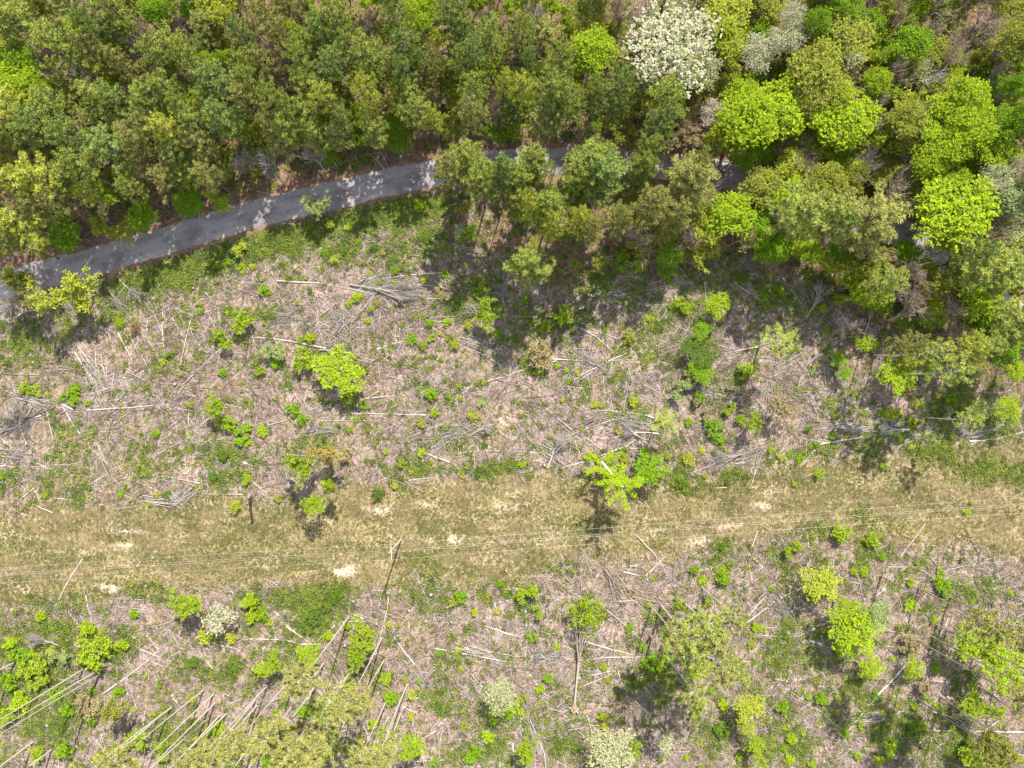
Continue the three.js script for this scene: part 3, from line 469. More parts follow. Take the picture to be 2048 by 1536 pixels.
// ---- the roadside trees and the clearing (second row)
grow(0, 1, {
  wy: [[530, 760, 235, 10]], w: [[150, 700, 150, 9]], np: [[50, 870, 120, 6]], pt: [[250, 120, 170], [430, 60, 130]], py: [[100, 250, 200], [700, 30, 110]], p: [[20, 380, 150], [1050, -20, 120]], bg: [[1130, 200, 110, 6], [520, 330, 120, 6], [1500, 90, 110, 5]], wl: [[1750, 60, 110, 6], [820, 250, 120, 6]], so: [[1000, 310, 90, 3.5], [330, 430, 100, 3.5]],
  h: [[1830, 555, 46], [1775, 1440, 56], [985, 1415, 22], [1540, 1350, 18], [60, 1370, 34], [1740, 575, 45]], hl: [[1605, 950, 36], [1815, 970, 33], [2020, 590, 40], [1725, 715, 28], [1930, 605, 44]], hy: [[1875, 965, 26], [1450, 1455, 31], [1665, 640, 18]], ho: [[1300, 1355, 31]], hp: [[1290, 1005, 24]], k: [[955, 1040, 46], [1940, 1040, 105], [1800, 1170, 95], [1350, 1300, 26]], kg: [[930, 795, 22]], kr: [[1075, 1090, 52]], ky: [[1930, 470, 72]],
});
grow(1, 1, {
  wp: [[490, 110, 110, 6]], hy: [[740, 275, 55], [905, 650, 38], [1105, 722, 18], [750, 1095, 22], [60, 1050, 26], [350, 1175, 40]], ky: [[620, 250, 62], [1700, 1070, 42], [1590, 1220, 45], [920, 960, 46]], hl: [[1310, 110, 70], [805, 840, 50], [965, 890, 36], [1530, 1035, 48], [430, 1170, 60], [1940, 930, 48], [255, 690, 32], [745, 890, 42], [330, 885, 28], [1820, 1520, 34], [1475, 1135, 32], [890, 1030, 30]],
  h: [[1110, 625, 53], [60, 780, 62], [1380, 1045, 46], [1245, 1170, 56], [160, 1360, 56], [545, 480, 40], [820, 400, 36], [1510, 650, 50], [1780, 790, 55], [1930, 1130, 62], [1480, 1340, 31], [1610, 1380, 28], [1520, 1490, 28], [430, 780, 36], [1940, 730, 46], [1400, 1165, 40]], ho: [[1015, 485, 36], [625, 545, 46], [50, 680, 40], [1350, 695, 42], [1210, 695, 34], [1445, 775, 40], [980, 720, 25]], hd: [[290, 530, 32], [1425, 905, 30], [700, 470, 45], [950, 440, 50], [1350, 380, 50]],
  s: [[690, 1430, 200, 6]], kp: [[140, 1260, 105]], k: [[390, 1340, 115], [40, 1430, 45], [1330, 1220, 36]], wl: [[1850, 1000, 120, 6]], kc: [[1625, 300, 62], [1630, 350, 50], [1870, 195, 45]], kt: [[1510, 850, 50]],
});
grow(2, 1, {
  p: [[130, 560, 170], [300, 80, 160], [80, 60, 130]], py: [[310, 250, 105], [520, 220, 105], [130, 120, 100]], pt: [[640, 280, 90], [860, 230, 115], [1130, 80, 140], [1320, 130, 120]], b: [[1740, 190, 165, 12]], by: [[1570, 280, 120, 10]], bg: [[1950, 330, 115, 9], [2020, 480, 90, 8], [1250, 500, 100, 7]], wy: [[1520, 490, 125, 7]], so: [[1230, 300, 110, 7], [1400, 220, 100, 7]], fc: [[980, 390, 62, 6]], w: [[1060, 420, 110, 7]], bo: [[1500, 130, 130, 10], [1010, 60, 120, 13]],
  h: [[105, 860, 60], [890, 510, 70], [1255, 700, 40], [1105, 1010, 36], [400, 1170, 36], [215, 1430, 63], [2030, 840, 42], [1290, 910, 52], [105, 965, 38]], hl: [[880, 610, 52], [745, 1110, 22], [955, 1110, 28], [695, 1210, 21], [825, 1240, 23], [955, 1310, 26], [365, 1390, 30], [435, 1425, 22], [450, 1510, 36], [1640, 630, 20]], hy: [[318, 1375, 16], [1125, 1315, 28]], ho: [[520, 1450, 36], [550, 1230, 28]], hd: [[640, 660, 50], [700, 710, 40], [1840, 690, 66], [390, 1240, 22], [780, 660, 36]],
  s: [[1640, 910, 100, 5]], k: [[1380, 880, 80], [270, 1080, 62], [420, 1000, 86], [1880, 1430, 72]], sd: [[1440, 1250, 85, 4], [1530, 1330, 80, 4]], sg: [[1540, 1480, 80, 3.5], [1520, 1110, 80, 4], [1470, 1400, 70, 3]], kp: [[1400, 1500, 80]], kt: [[230, 1290, 130]], ko: [[940, 1170, 60]],
});
grow(3, 1, {
  p: [[280, 150, 270], [1850, 620, 270, 20], [960, 720, 165, 16]], pt: [[850, 200, 270], [1150, 1230, 115, 19]], pd: [[620, 220, 150], [1700, 480, 130]], b: [[1500, 190, 290, 15]], by: [[1420, 400, 110, 11]], bp: [[1960, 90, 150, 14]], fc: [[1980, 310, 115, 12]], bg: [[1100, 490, 110, 7], [1540, 560, 110, 8], [60, 460, 100, 7], [600, 470, 105, 8]], s: [[1280, 640, 110, 7], [380, 490, 100, 8], [1280, 1430, 85, 5], [1980, 1430, 95, 6], [1050, 1480, 150, 6]], sg: [[910, 880, 95, 4], [570, 1350, 75, 3.5], [620, 1450, 60, 3]], wy: [[1650, 880, 130, 9], [1130, 1320, 105, 8]], wt: [[1880, 930, 160, 9]], w: [[1320, 1180, 110, 9], [1730, 1080, 100, 8]], py: [[1620, 1240, 150, 19]], qo: [[1450, 1400, 130, 19], [1300, 1230, 110, 19], [110, 1190, 130, 12], [1780, 1220, 110, 18]], np: [[130, 150, 90, 15]],
  h: [[100, 780, 58]], hd: [[650, 770, 45], [1350, 1000, 60]], k: [[420, 900, 70], [560, 860, 60], [760, 1220, 70], [860, 1240, 60]], ky: [[1470, 950, 50]],
});
// ---- lower clearing and grass strip (third row)
grow(0, 2, {
  h: [[580, 50, 66], [1240, 395, 42], [590, 130, 58], [480, 110, 48], [1940, 400, 88], [1120, 400, 18], [10, 730, 40]], hl: [[280, 50, 50], [380, 85, 48], [690, 160, 36], [1525, 165, 42], [960, 890, 39], [355, 885, 40], [995, 815, 22], [1195, 965, 32], [1970, 765, 63], [1860, 320, 60], [1980, 470, 36], [755, 375, 18], [215, 420, 20]], hy: [[1010, 345, 16], [1525, 390, 25], [1040, 930, 20], [1890, 970, 56], [110, 520, 18]], hr: [[1258, 882, 40], [560, 440, 24]], hd: [[1780, 560, 56], [1700, 730, 50], [1330, 890, 40]], k: [[1800, 300, 76], [200, 30, 60]], wl: [[1740, 190, 110, 5]], ky: [[1880, 985, 55]],
});
grow(1, 2, {
  h: [[1400, 75, 66], [875, 180, 40], [670, 340, 29], [300, 200, 70], [370, 275, 62], [755, 370, 42], [1830, 485, 43]], hl: [[1540, 100, 33], [800, 285, 30], [1320, 315, 46], [1430, 230, 56], [1040, 540, 36], [50, 370, 56], [1640, 120, 36], [170, 920, 40], [560, 790, 56], [900, 370, 22]], hy: [[1730, 250, 62], [1110, 820, 37], [1605, 550, 22], [1650, 745, 22], [1790, 265, 34]], ho: [[1320, 545, 46], [1160, 630, 48], [1390, 195, 34]], hr: [[1240, 705, 35]], hp: [[1800, 150, 56]], wo: [[560, 560, 130, 7]], wl: [[320, 700, 150, 10], [600, 850, 75, 8]], s: [[470, 960, 90, 8]], ko: [[740, 130, 60]], kd: [[980, 880, 60], [1780, 690, 50]], kt: [[740, 560, 70]],
});
grow(2, 2, {
  sg: [[1090, 670, 155, 5]], h: [[1480, 1490, 68], [1420, 300, 50], [1660, 430, 70], [900, 520, 28], [75, 255, 26]], hl: [[405, 130, 25], [80, 645, 32], [1890, 90, 26], [1550, 735, 28], [490, 1500, 28], [560, 370, 28], [1690, 1500, 48], [660, 160, 42]], hy: [[970, 130, 58], [720, 170, 30]], ho: [[860, 385, 40], [1415, 610, 56], [1520, 530, 36], [1895, 150, 36], [900, 600, 50], [1250, 590, 50]], hd: [[1360, 800, 56], [1620, 555, 32], [1725, 790, 26], [1690, 1310, 46], [590, 590, 36]], qo: [[1220, 310, 105, 9]], k: [[660, 800, 52], [780, 650, 60], [1740, 200, 60], [1820, 310, 62]], wl: [[1920, 300, 105, 5]], kp: [[1350, 60, 90], [1500, 170, 76]], kg: [[1530, 70, 76], [1610, 330, 80], [1180, 740, 70]], kt: [[1560, 240, 50]],
});
grow(3, 2, {
  h: [[520, 415, 40], [390, 480, 36], [260, 595, 60], [940, 660, 46], [910, 1375, 48], [320, 365, 36], [1470, 110, 50], [905, 350, 22], [830, 155, 26]], hl: [[30, 525, 46], [110, 585, 46], [180, 560, 36], [125, 718, 22], [210, 805, 28], [1600, 1030, 35], [480, 1415, 29], [690, 1500, 40], [770, 1500, 46], [1380, 1510, 56], [540, 540, 22], [890, 570, 25]], hy: [[1190, 150, 52], [1070, 440, 30], [1150, 500, 38], [1640, 950, 18], [980, 240, 60], [1060, 240, 50]], ho: [[800, 320, 32], [1190, 1425, 28], [920, 240, 46]], hr: [[1260, 390, 32], [1340, 455, 22]], s: [[1930, 200, 115, 6]], qo: [[1640, 270, 95, 14]], wt: [[80, 200, 110, 6], [1120, 70, 85, 6]], k: [[580, 1200, 80], [830, 1240, 70], [1150, 300, 46], [200, 1320, 80], [400, 720, 46]], kp: [[1430, 240, 60]], kg: [[1560, 1385, 30]],
});
// ---- the slash beyond the grass strip (bottom row)
grow(0, 3, {
  h: [[1070, 305, 59], [940, 930, 60], [430, 960, 76], [740, 910, 46], [520, 1080, 76], [710, 1160, 76], [500, 1400, 86], [140, 640, 105], [60, 850, 105]], hl: [[695, 410, 76], [435, 425, 40], [315, 330, 72], [400, 600, 42], [960, 560, 72], [760, 1470, 46], [905, 1360, 30], [1060, 1080, 28], [150, 1010, 110], [60, 540, 80], [1270, 870, 40], [1220, 1110, 30], [1310, 930, 30], [1275, 990, 26], [640, 1370, 30], [1990, 210, 90], [2010, 335, 72], [810, 445, 36]], hy: [[1155, 805, 27], [1640, 490, 76], [1850, 500, 70]], ho: [[1520, 990, 60]], hd: [[1550, 690, 56], [1860, 700, 62], [500, 1200, 46]], k: [[750, 620, 145], [250, 700, 120], [40, 1130, 90], [1100, 1310, 105], [1300, 1400, 86], [1730, 1230, 86], [280, 1430, 76], [300, 830, 90]], wl: [[1500, 240, 130, 6]], f: [[1740, 350, 122, 5]], kt: [[700, 1040, 110]], qo: [[1700, 1440, 130]], w: [[880, 1130, 120, 8]], kp: [[480, 650, 80]],
});
grow(1, 3, {
  h: [[1630, 165, 76], [1950, 60, 50], [50, 320, 74], [1080, 980, 86], [150, 1100, 50], [1900, 1110, 86], [2010, 1120, 60], [1780, 1400, 80], [1720, 1460, 60], [80, 1490, 60], [1420, 1500, 50], [370, 1090, 76]], hl: [[1580, 215, 46], [1850, 160, 39], [2000, 120, 30], [1745, 290, 38], [1925, 290, 30], [1465, 615, 32], [1620, 590, 34], [1625, 670, 34], [100, 380, 40], [1065, 390, 25], [1145, 400, 20], [1190, 845, 33], [1300, 850, 30], [730, 400, 48], [570, 490, 60], [740, 860, 66], [1030, 830, 76], [1860, 1290, 60], [930, 1190, 76], [820, 1340, 50], [30, 750, 76]], hy: [[1245, 960, 50], [1640, 740, 26], [510, 232, 20], [1650, 1085, 18]], ho: [[1660, 1210, 40], [1240, 1130, 40]], hd: [[450, 330, 90], [560, 250, 80], [640, 160, 70], [400, 420, 70]], s: [[410, 640, 105, 4], [1240, 1370, 105, 7]], wl: [[900, 520, 150, 7], [800, 660, 105, 6], [90, 700, 120, 5]], fc: [[1960, 960, 130, 7]], qo: [[560, 1080, 140, 21], [570, 1330, 150, 21], [1020, 1350, 110, 22]], q: [[850, 1010, 110, 20], [180, 1290, 140, 21], [330, 1400, 130, 22], [850, 1440, 120, 22], [460, 1240, 110, 21]],
});
grow(2, 3, {
  h: [[160, 490, 53], [355, 575, 45], [945, 415, 46], [1045, 570, 50], [1130, 720, 110], [1240, 660, 62], [290, 830, 56], [1590, 920, 50], [1295, 860, 25], [1180, 1010, 25], [1690, 30, 80], [1125, 20, 33]], hl: [[740, 730, 40], [770, 840, 28], [230, 900, 50], [80, 980, 46], [30, 1070, 60], [715, 1120, 54], [740, 1210, 46], [125, 1275, 31], [1925, 470, 34], [1915, 550, 36], [1945, 690, 40], [1690, 1040, 56], [1400, 1455, 36], [1460, 1120, 28], [1500, 1340, 40], [1530, 30, 46], [1950, 410, 46], [2010, 420, 38], [1200, 1465, 25]], hy: [[545, 890, 26], [1100, 230, 30], [1820, 1450, 44], [1625, 1240, 25]], hd: [[1690, 1230, 80], [380, 1350, 56], [520, 1380, 56]], s: [[1480, 760, 90, 5]], sy: [[1890, 1070, 120, 6], [1870, 1200, 70, 5]], wl: [[1380, 260, 80, 8], [960, 1390, 75, 6], [1950, 1400, 120, 5], [110, 1400, 100, 6]], fc: [[780, 1400, 185, 8], [1230, 1350, 85, 5]], qo: [[1400, 500, 165, 21], [1560, 440, 150, 21], [1480, 640, 120, 21], [1440, 970, 115, 20], [1830, 760, 110, 20]], q: [[1310, 520, 120, 21], [1700, 720, 130, 20], [1780, 330, 95, 20], [1640, 560, 110, 20]], nb: [[960, 1060, 140, 7]], k: [[1580, 170, 60], [130, 150, 90], [200, 290, 60]],
});
grow(3, 3, {
  h: [[1410, 80, 100], [1335, 740, 62], [1630, 870, 58], [120, 1050, 68], [430, 990, 66], [620, 1260, 56], [880, 985, 46], [1230, 1190, 56], [1290, 990, 34], [1350, 1030, 34], [1240, 960, 30]], hl: [[1145, 50, 50], [1140, 240, 66], [560, 980, 36], [325, 965, 26], [860, 930, 30], [1165, 1040, 36], [285, 1260, 33], [200, 1310, 46], [150, 1210, 36], [135, 1390, 33], [180, 1470, 50], [360, 1510, 46], [745, 1200, 36], [720, 1440, 40], [980, 1390, 80], [890, 1480, 60], [1950, 135, 30], [1640, 210, 30], [990, 660, 33], [30, 110, 36], [450, 430, 42], [1330, 350, 46], [1760, 410, 60]], hy: [[290, 915, 27], [910, 1080, 22]], hd: [[1160, 1240, 70], [1030, 1330, 50], [115, 480, 50]], sy: [[440, 60, 150, 6]], s: [[640, 270, 125, 7], [720, 430, 190, 8], [640, 550, 100, 6], [820, 740, 105, 4], [1160, 730, 90, 4], [1600, 520, 150, 8], [1900, 740, 190, 10], [1740, 600, 120, 8], [1650, 1450, 110, 5]], sp: [[840, 290, 110, 8]], wl: [[1700, 1080, 150, 8]], w: [[1900, 1430, 140, 8], [1760, 1350, 110, 7]], kt: [[1140, 550, 90], [1250, 850, 80]],
});

// ---- trees whose crowns rise past the edge of the survey: rows of the wood, and tall bare-stemmed pines in the slash
for (let k = 0; k < 30; k++) { const u = -60 + k * 46 + rr.bell() * 20; pine(u, -30 - (k % 3) * 50 - rr() * 20, rr.in(34, 46), rr.pick(['pine', 'pine', 'pinedark', 'pinetan', 'pineblue'])); }
for (let k = 0; k < 14; k++) { const u = 1300 + k * 56 + rr.bell() * 20; (k % 3 ? broad : bare)(u, -30 - (k % 3) * 45, rr.in(36, 52), k % 3 ? rr.pick(['lime', 'green', 'olive', 'olive']) : 'twig'); }
for (let k = 0; k < 9; k++) pine(-40 - (k % 2) * 50, 30 + k * 52, rr.in(36, 48), rr.pick(['pine', 'pineyellow', 'pinedark']));
for (let k = 0; k < 9; k++) (k % 2 ? broad : pine)(2095 + (k % 2) * 40, 40 + k * 75, rr.in(38, 52), k % 2 ? rr.pick(['lime', 'olive']) : 'pine');
SHAPES.tall = many(4, (k) => pineShape(170 + k, 31, 2.8, 0.8, 0.85));
const tallAt = (cu, cv, wood, words, list) => T4(cu, cv, list, (u0, v0, [x, y]) => plant('tall', 'tall_pine', 'tree', `very tall pine on a bare ${words} stem`, `very tall ${words} stemmed pines`, LEAF.pinetan, wood, u0 + x / 4, v0 + y / 4, 32, rr.in(29, 32), 0.03, ['trunk', 'crown'], 0));
tallAt(0, 3, WOOD.pole, 'pale', [[805, 745], [795, 790], [660, 750], [1370, 1055], [1260, 1140], [1625, 915], [1705, 950], [1715, 1020], [1810, 1105], [1755, 1120], [1640, 1160], [2048, 985], [2048, 1290], [1890, 1375], [260, 1330], [410, 1390], [120, 690]]);
tallAt(1, 3, WOOD.pole, 'pale', [[740, 330], [335, 760], [540, 700], [685, 840], [815, 830], [1210, 870], [1175, 1060], [60, 1360], [90, 880], [1060, 1130], [1005, 500]]);
tallAt(3, 3, WOOD.brown, 'brown', [[1200, 95], [1450, 170], [1300, 480], [1340, 390], [1150, 490], [1690, 890], [1800, 900], [1370, 960], [1190, 980], [900, 0]]);
// ---- smaller trees that close the gaps between the crowns of the wood
for (let v = 8; v < 700; v += 20) for (let u = 6; u < 2048; u += 20) {
  const a = u + rr.bell() * 9, b = v + rr.bell() * 9, line = along(ROAD, a) - 12;
  const wooded = a < 870 ? b < line - 95 : a < 1250 ? b < line - 60 : b < along(WOOD_END, a) - 60 && Math.abs(b - line - 12) > 48;
  if (!wooded || crowns.some(([cu, cv, cr]) => (cu - a) ** 2 + (cv - b) ** 2 < (cr * (a > 1250 ? 0.78 : 0.92)) ** 2)) continue;
  const t = rr(), size = rr.in(27, 38);
  if (a > 1250) t < 0.3 ? broad(a, b, size, rr.pick(['olive', 'olive', 'green', 'lime']), rr.in(6, 10)) : t < 0.75 ? wisp(a, b, size * 1.1, rr.pick(['olive', 'lime', 'yellow', 'olive', 'tan']), rr.in(7, 11)) : bare(a, b, size * 1.2, 'twig', rr.in(9, 12));
  else t < 0.25 ? pine(a, b, size * 1.1, rr.pick(['pine', 'pinetan', 'pinedark', 'pinetan']), rr.in(11, 15)) : t < 0.88 ? wisp(a, b, size, rr.pick(['olive', 'lime', 'lime', 'yellow', 'olive', 'tan']), rr.in(4, 7)) : bare(a, b, size, 'twig', rr.in(8, 11));
}
// ---- understory shrubs under the pines
for (let k = 0, n = 0; n < 190 && k < 4000; k++) {
  const u = rr.in(0, 2048), v = rr.in(60, 700), [x, z] = plan(u, v), gap = roadGap(x, z), zone = where(x, z)[1];
  if (gap < 6.5 || !(zone === 'wood' || (zone === 'roadside' && u > 880))) continue;
  if (zone === 'roadside' && rr() < 0.45) continue;
  n++;
  const tint = rr.pick(u > 1250 ? ['green', 'lime', 'green', 'olive', 'dark'] : ['lime', 'lime', 'green', 'olive', 'yellow', 'olive']), size = rr.in(12, 26);
  plant(rr() < 0.6 ? 'small' : 'wisp', 'understory_shrub', 'shrub', `${size < 17 ? 'small ' : ''}${TINT[tint]} understory shrub`, `${size < 17 ? 'small ' : ''}${TINT[tint]} understory shrubs`, LEAF[tint], WOOD.twig, u, v, size, rr.in(2, 4.5), 0.12, ['stem', 'foliage'], 0.5);
}

// ---------------------------------------------------------------- fallen logs
const logTone = { p: ['bleached', WOOD.pale], g: ['grey', WOOD.grey], t: ['tan', WOOD.tan], b: ['brown', WOOD.brown], d: ['dark', WOOD.dark] };
const lr = rng(555), piled = [];
function log(tone, wide, pts) {     // pts: survey points along the log
  const [word, mat] = logTone[tone], way = pts.map(([u, v]) => plan(u, v)), rad = Math.max(0.04, wide / 4 / 12 / 2 * 0.86);
  let len = 0; for (let i = 1; i < way.length; i++) len += Math.hypot(way[i][0] - way[i - 1][0], way[i][1] - way[i - 1][1]);
  const curve = new THREE.CatmullRomCurve3(way.map(([x, z]) => new THREE.Vector3(x, 0, z))), n = Math.max(3, Math.min(10, Math.round(len / 1.2))), line = curve.getSpacedPoints(n), mid = line[n >> 1];
  let lift = 0.02; for (const p of piled) if (Math.hypot(p[0] - mid.x, p[1] - mid.z) < 1.5) lift += 0.05; piled.push([mid.x, mid.z]); lift = Math.min(lift, 0.2);
  const [phrase] = where(mid.x, mid.z), long = len > 10 ? 'long ' : len < 4 ? 'short ' : '', forks = len > 5 ? Math.min(6, Math.round(len / 2.4)) : 0;
  const words = `${long}${rad > 0.13 ? 'thick ' : ''}${word}${forks ? ' branched' : ''} fallen log`;
  const o = place('fallen_log', `${words} ${phrase}`, 'log', `${words} ${phrase}`);
  o.position.set(mid.x, height(mid.x, mid.z), mid.z); known(o, words, phrase, `${word} log`, 1);
  const b = new Build(), flip = lr() < 0.5, cs = [], P = [], R = [], wob = rad * 0.8;
  line.forEach((p, i) => { const t = flip ? 1 - i / n : i / n, k = 0.85 + 0.4 * lr(); R.push(rad * (1.12 - 0.62 * t)); P.push([p.x - mid.x + lr.bell() * wob, height(p.x, p.z) - o.position.y + R[i] * 0.75 + lift, p.z - mid.z + lr.bell() * wob]); cs.push([k, k * 0.99, k * 0.97]); });
  b.tube(P, R, 7, cs, true);
  part('trunk', b.geo(), mat, o);
  for (let k = 0; k < forks; k++) {
    const i = Math.min(n - 1, 1 + Math.floor((flip ? 0.05 + 0.5 * lr() : 0.45 + 0.5 * lr()) * (n - 1))), p = P[i], q = P[i + 1], d = unit(q[0] - p[0], 0, q[2] - p[2]), s = lr() < 0.5 ? -1 : 1, w = lr.in(0.35, 0.9), L = lr.in(0.7, 2.4) * Math.min(1.3, len / 9), f = flip ? -1 : 1, e = unit(d[0] * f - d[2] * s * w, lr.in(-0.02, 0.25), d[2] * f + d[0] * s * w), g = new Build();
    g.tube([p, [p[0] + e[0] * L * 0.5, p[1] + e[1] * L * 0.55, p[2] + e[2] * L * 0.5], [p[0] + e[0] * L + lr.bell() * 0.2, p[1] + e[1] * L * 0.8, p[2] + e[2] * L + lr.bell() * 0.2]], [R[i] * 0.5, R[i] * 0.32, 0.02], 5, WHITE);
    part('branch', g.geo(), mat, o);
  }
}
function logs(cu, cv, tone, list) { T4(cu, cv, list, (u0, v0, [w, ...q]) => { const pts = []; for (let i = 0; i < q.length; i += 2) pts.push([u0 + q[i] / 4, v0 + q[i + 1] / 4]); log(tone, w, pts); }); }
logs(0, 1, 't', [[11, 1620, 620, 1435, 1430], [8, 2030, 1090, 1870, 1325], [10, 1780, 1240, 1470, 1536], [7, 1620, 880, 1720, 1080]]);
logs(0, 1, 'b', [[11, 1690, 705, 1330, 1075], [9, 1230, 1065, 1600, 1080], [10, 1030, 1205, 880, 1310], [11, 0, 1455, 640, 1470]]);
logs(0, 1, 'p', [[11, 945, 1130, 1060, 1350], [9, 590, 1200, 790, 1460], [11, 590, 1280, 760, 1536], [8, 650, 1200, 720, 1300], [7, 1380, 1010, 1560, 1310], [7, 1300, 960, 1310, 1250], [8, 1020, 940, 1070, 870], [7, 1190, 870, 1220, 930], [11, 770, 745, 840, 725], [13, 0, 1000, 70, 1030, 230, 950, 400, 970], [6, 1290, 1400, 1100, 1450], [6, 1180, 1020, 1160, 1200]]);
logs(1, 1, 'p', [[17, 165, 710, 360, 725, 550, 735], [9, 550, 735, 860, 800], [6, 590, 742, 1400, 745], [8, 860, 790, 1160, 845, 1480, 855], [10, 1100, 710, 1330, 800], [7, 1150, 720, 1460, 760], [13, 880, 712, 1080, 685, 1300, 660, 1480, 650], [17, 0, 1160, 280, 1195, 560, 1250], [7, 560, 1250, 760, 1290], [13, 970, 1260, 1090, 1215, 1190, 1195], [11, 545, 970, 650, 880], [11, 205, 915, 220, 860], [8, 220, 895, 400, 900], [6, 220, 870, 480, 880], [10, 1640, 1160, 1930, 1220]]);
logs(1, 1, 'g', [[9, 1060, 1085, 1125, 1195], [8, 1240, 1005, 1420, 960], [9, 1390, 1010, 1690, 985], [10, 640, 1040, 800, 1180], [7, 460, 1035, 630, 1035], [13, 1870, 1330, 2048, 1450], [13, 1850, 1515, 2048, 1460], [9, 1950, 1200, 2048, 1290], [8, 1870, 600, 2048, 640], [6, 1330, 1370, 1450, 1370]]);
logs(1, 1, 'b', [[8, 820, 480, 1020, 715], [11, 500, 1220, 590, 1020, 700, 820], [6, 270, 730, 295, 860]]);
logs(2, 1, 'p', [[9, 390, 615, 430, 660], [11, 755, 525, 830, 505], [10, 455, 970, 620, 905], [8, 960, 820, 1280, 740], [7, 850, 900, 1210, 770], [7, 830, 850, 1000, 845], [13, 560, 1095, 680, 1170, 800, 1270], [15, 320, 1335, 590, 1355], [15, 0, 1450, 360, 1350], [10, 1775, 725, 1985, 860], [13, 920, 1290, 720, 1380, 500, 1500], [10, 640, 1440, 500, 1530], [9, 0, 995, 390, 1005, 590, 1060], [6, 0, 1030, 440, 1020], [8, 1490, 900, 1515, 1090], [10, 1140, 1165, 1240, 1210]]);
logs(2, 1, 'g', [[10, 400, 800, 580, 700], [13, 690, 790, 920, 1010, 1165, 1245], [12, 1300, 565, 1490, 800], [9, 640, 1100, 860, 1180], [10, 590, 1355, 1040, 1340], [15, 1710, 1290, 1960, 1240], [8, 1600, 1210, 1780, 1260], [8, 1890, 1280, 2010, 1420], [7, 1600, 1330, 1700, 1340], [8, 380, 1435, 490, 1480]]);
logs(2, 1, 't', [[10, 1450, 570, 1540, 740, 1545, 870], [10, 1530, 700, 1590, 820], [8, 1650, 490, 1830, 640], [8, 1080, 1040, 740, 1330], [7, 740, 1130, 630, 1380], [8, 910, 1190, 740, 1340], [8, 1350, 1060, 1180, 1290], [8, 1210, 1395, 1330, 1355], [7, 1900, 680, 2000, 735], [5, 650, 505, 570, 600]]);
logs(2, 1, 'd', [[8, 390, 800, 500, 975]]);
logs(3, 1, 'g', [[13, 60, 590, 190, 800, 320, 1020], [10, 380, 1110, 490, 1280], [9, 910, 1100, 1110, 1190], [9, 880, 1145, 990, 1180], [9, 1090, 1050, 1280, 1190], [13, 1160, 1490, 1390, 1480], [8, 450, 1270, 510, 1320]]);
logs(3, 1, 'p', [[7, 570, 1070, 720, 930], [6, 570, 950, 690, 1140], [10, 370, 1330, 240, 1536], [9, 0, 1490, 70, 1460], [8, 1120, 880, 1180, 910], [9, 790, 1090, 830, 920], [8, 815, 1085, 835, 930]]);
logs(0, 2, 'p', [[10, 350, 140, 430, 450], [13, 40, 345, 330, 250], [12, 490, 170, 640, 400], [9, 0, 425, 100, 510], [12, 700, 210, 1020, 190, 1370, 160], [22, 0, 662, 60, 650], [11, 90, 665, 170, 658], [16, 160, 930, 280, 830], [9, 1340, 615, 1520, 655], [13, 1840, 600, 1980, 640], [9, 1650, 880, 1950, 885], [11, 440, 915, 600, 930], [10, 670, 835, 860, 715], [13, 430, 130, 590, 210], [7, 980, 650, 1000, 570], [8, 230, 945, 420, 1030]]);
logs(0, 2, 'd', [[16, 20, 430, 250, 260, 430, 190], [11, 60, 400, 400, 180], [12, 0, 400, 300, 225]]);
logs(0, 2, 'g', [[9, 1370, 150, 1480, 60], [10, 640, 105, 890, 25], [10, 380, 720, 460, 630], [11, 1100, 785, 1220, 830], [14, 1280, 735, 1440, 760, 1600, 795], [11, 1690, 645, 1510, 860], [10, 1500, 435, 1260, 560], [11, 1670, 275, 1540, 390], [11, 1740, 445, 1880, 415], [8, 1490, 260, 1560, 325], [9, 1290, 880, 1390, 940], [10, 750, 150, 950, 125], [8, 930, 1000, 1100, 980], [7, 780, 50, 860, 140]]);
logs(1, 2, 'p', [[11, 690, 235, 1020, 240, 1360, 250], [11, 870, 115, 1130, 95], [9, 990, 55, 850, 130], [15, 1350, 550, 1550, 630], [11, 1620, 560, 1760, 520, 1790, 460], [8, 1220, 770, 1450, 745], [9, 1280, 680, 1420, 655], [7, 1830, 535, 2048, 535], [8, 1265, 655, 1330, 630], [9, 240, 560, 440, 580], [8, 1400, 560, 1480, 640]]);
logs(1, 2, 'g', [[11, 100, 330, 330, 265], [10, 470, 225, 600, 180], [8, 500, 293, 1030, 295], [6, 720, 280, 960, 285], [10, 1215, 430, 1370, 365, 1650, 255], [9, 1260, 390, 1450, 160], [10, 1500, 210, 1740, 0], [12, 1330, 530, 1640, 420, 1900, 320], [12, 1640, 45, 1780, 5], [10, 1030, 750, 1190, 800], [10, 330, 430, 390, 360], [8, 530, 350, 600, 240], [8, 270, 500, 350, 390], [8, 1340, 470, 1560, 420], [7, 640, 780, 800, 760], [6, 1620, 590, 1500, 700]]);
logs(1, 2, 'd', [[9, 1740, 330, 1800, 520], [12, 600, 780, 690, 740]]);
logs(2, 2, 'p', [[15, 680, 210, 900, 225, 1060, 250, 1130, 270], [9, 740, 230, 1000, 265], [15, 810, 430, 1000, 390, 1170, 395], [14, 350, 685, 560, 625, 910, 500], [9, 0, 540, 250, 550], [10, 910, 500, 1000, 430], [9, 940, 515, 1030, 515], [9, 1430, 715, 1630, 635], [9, 1710, 665, 1850, 625], [14, 1070, 1530, 1230, 1370], [13, 890, 1500, 1040, 1536], [9, 860, 1465, 1000, 1450], [7, 1550, 835, 1720, 830], [11, 500, 450, 550, 580]]);
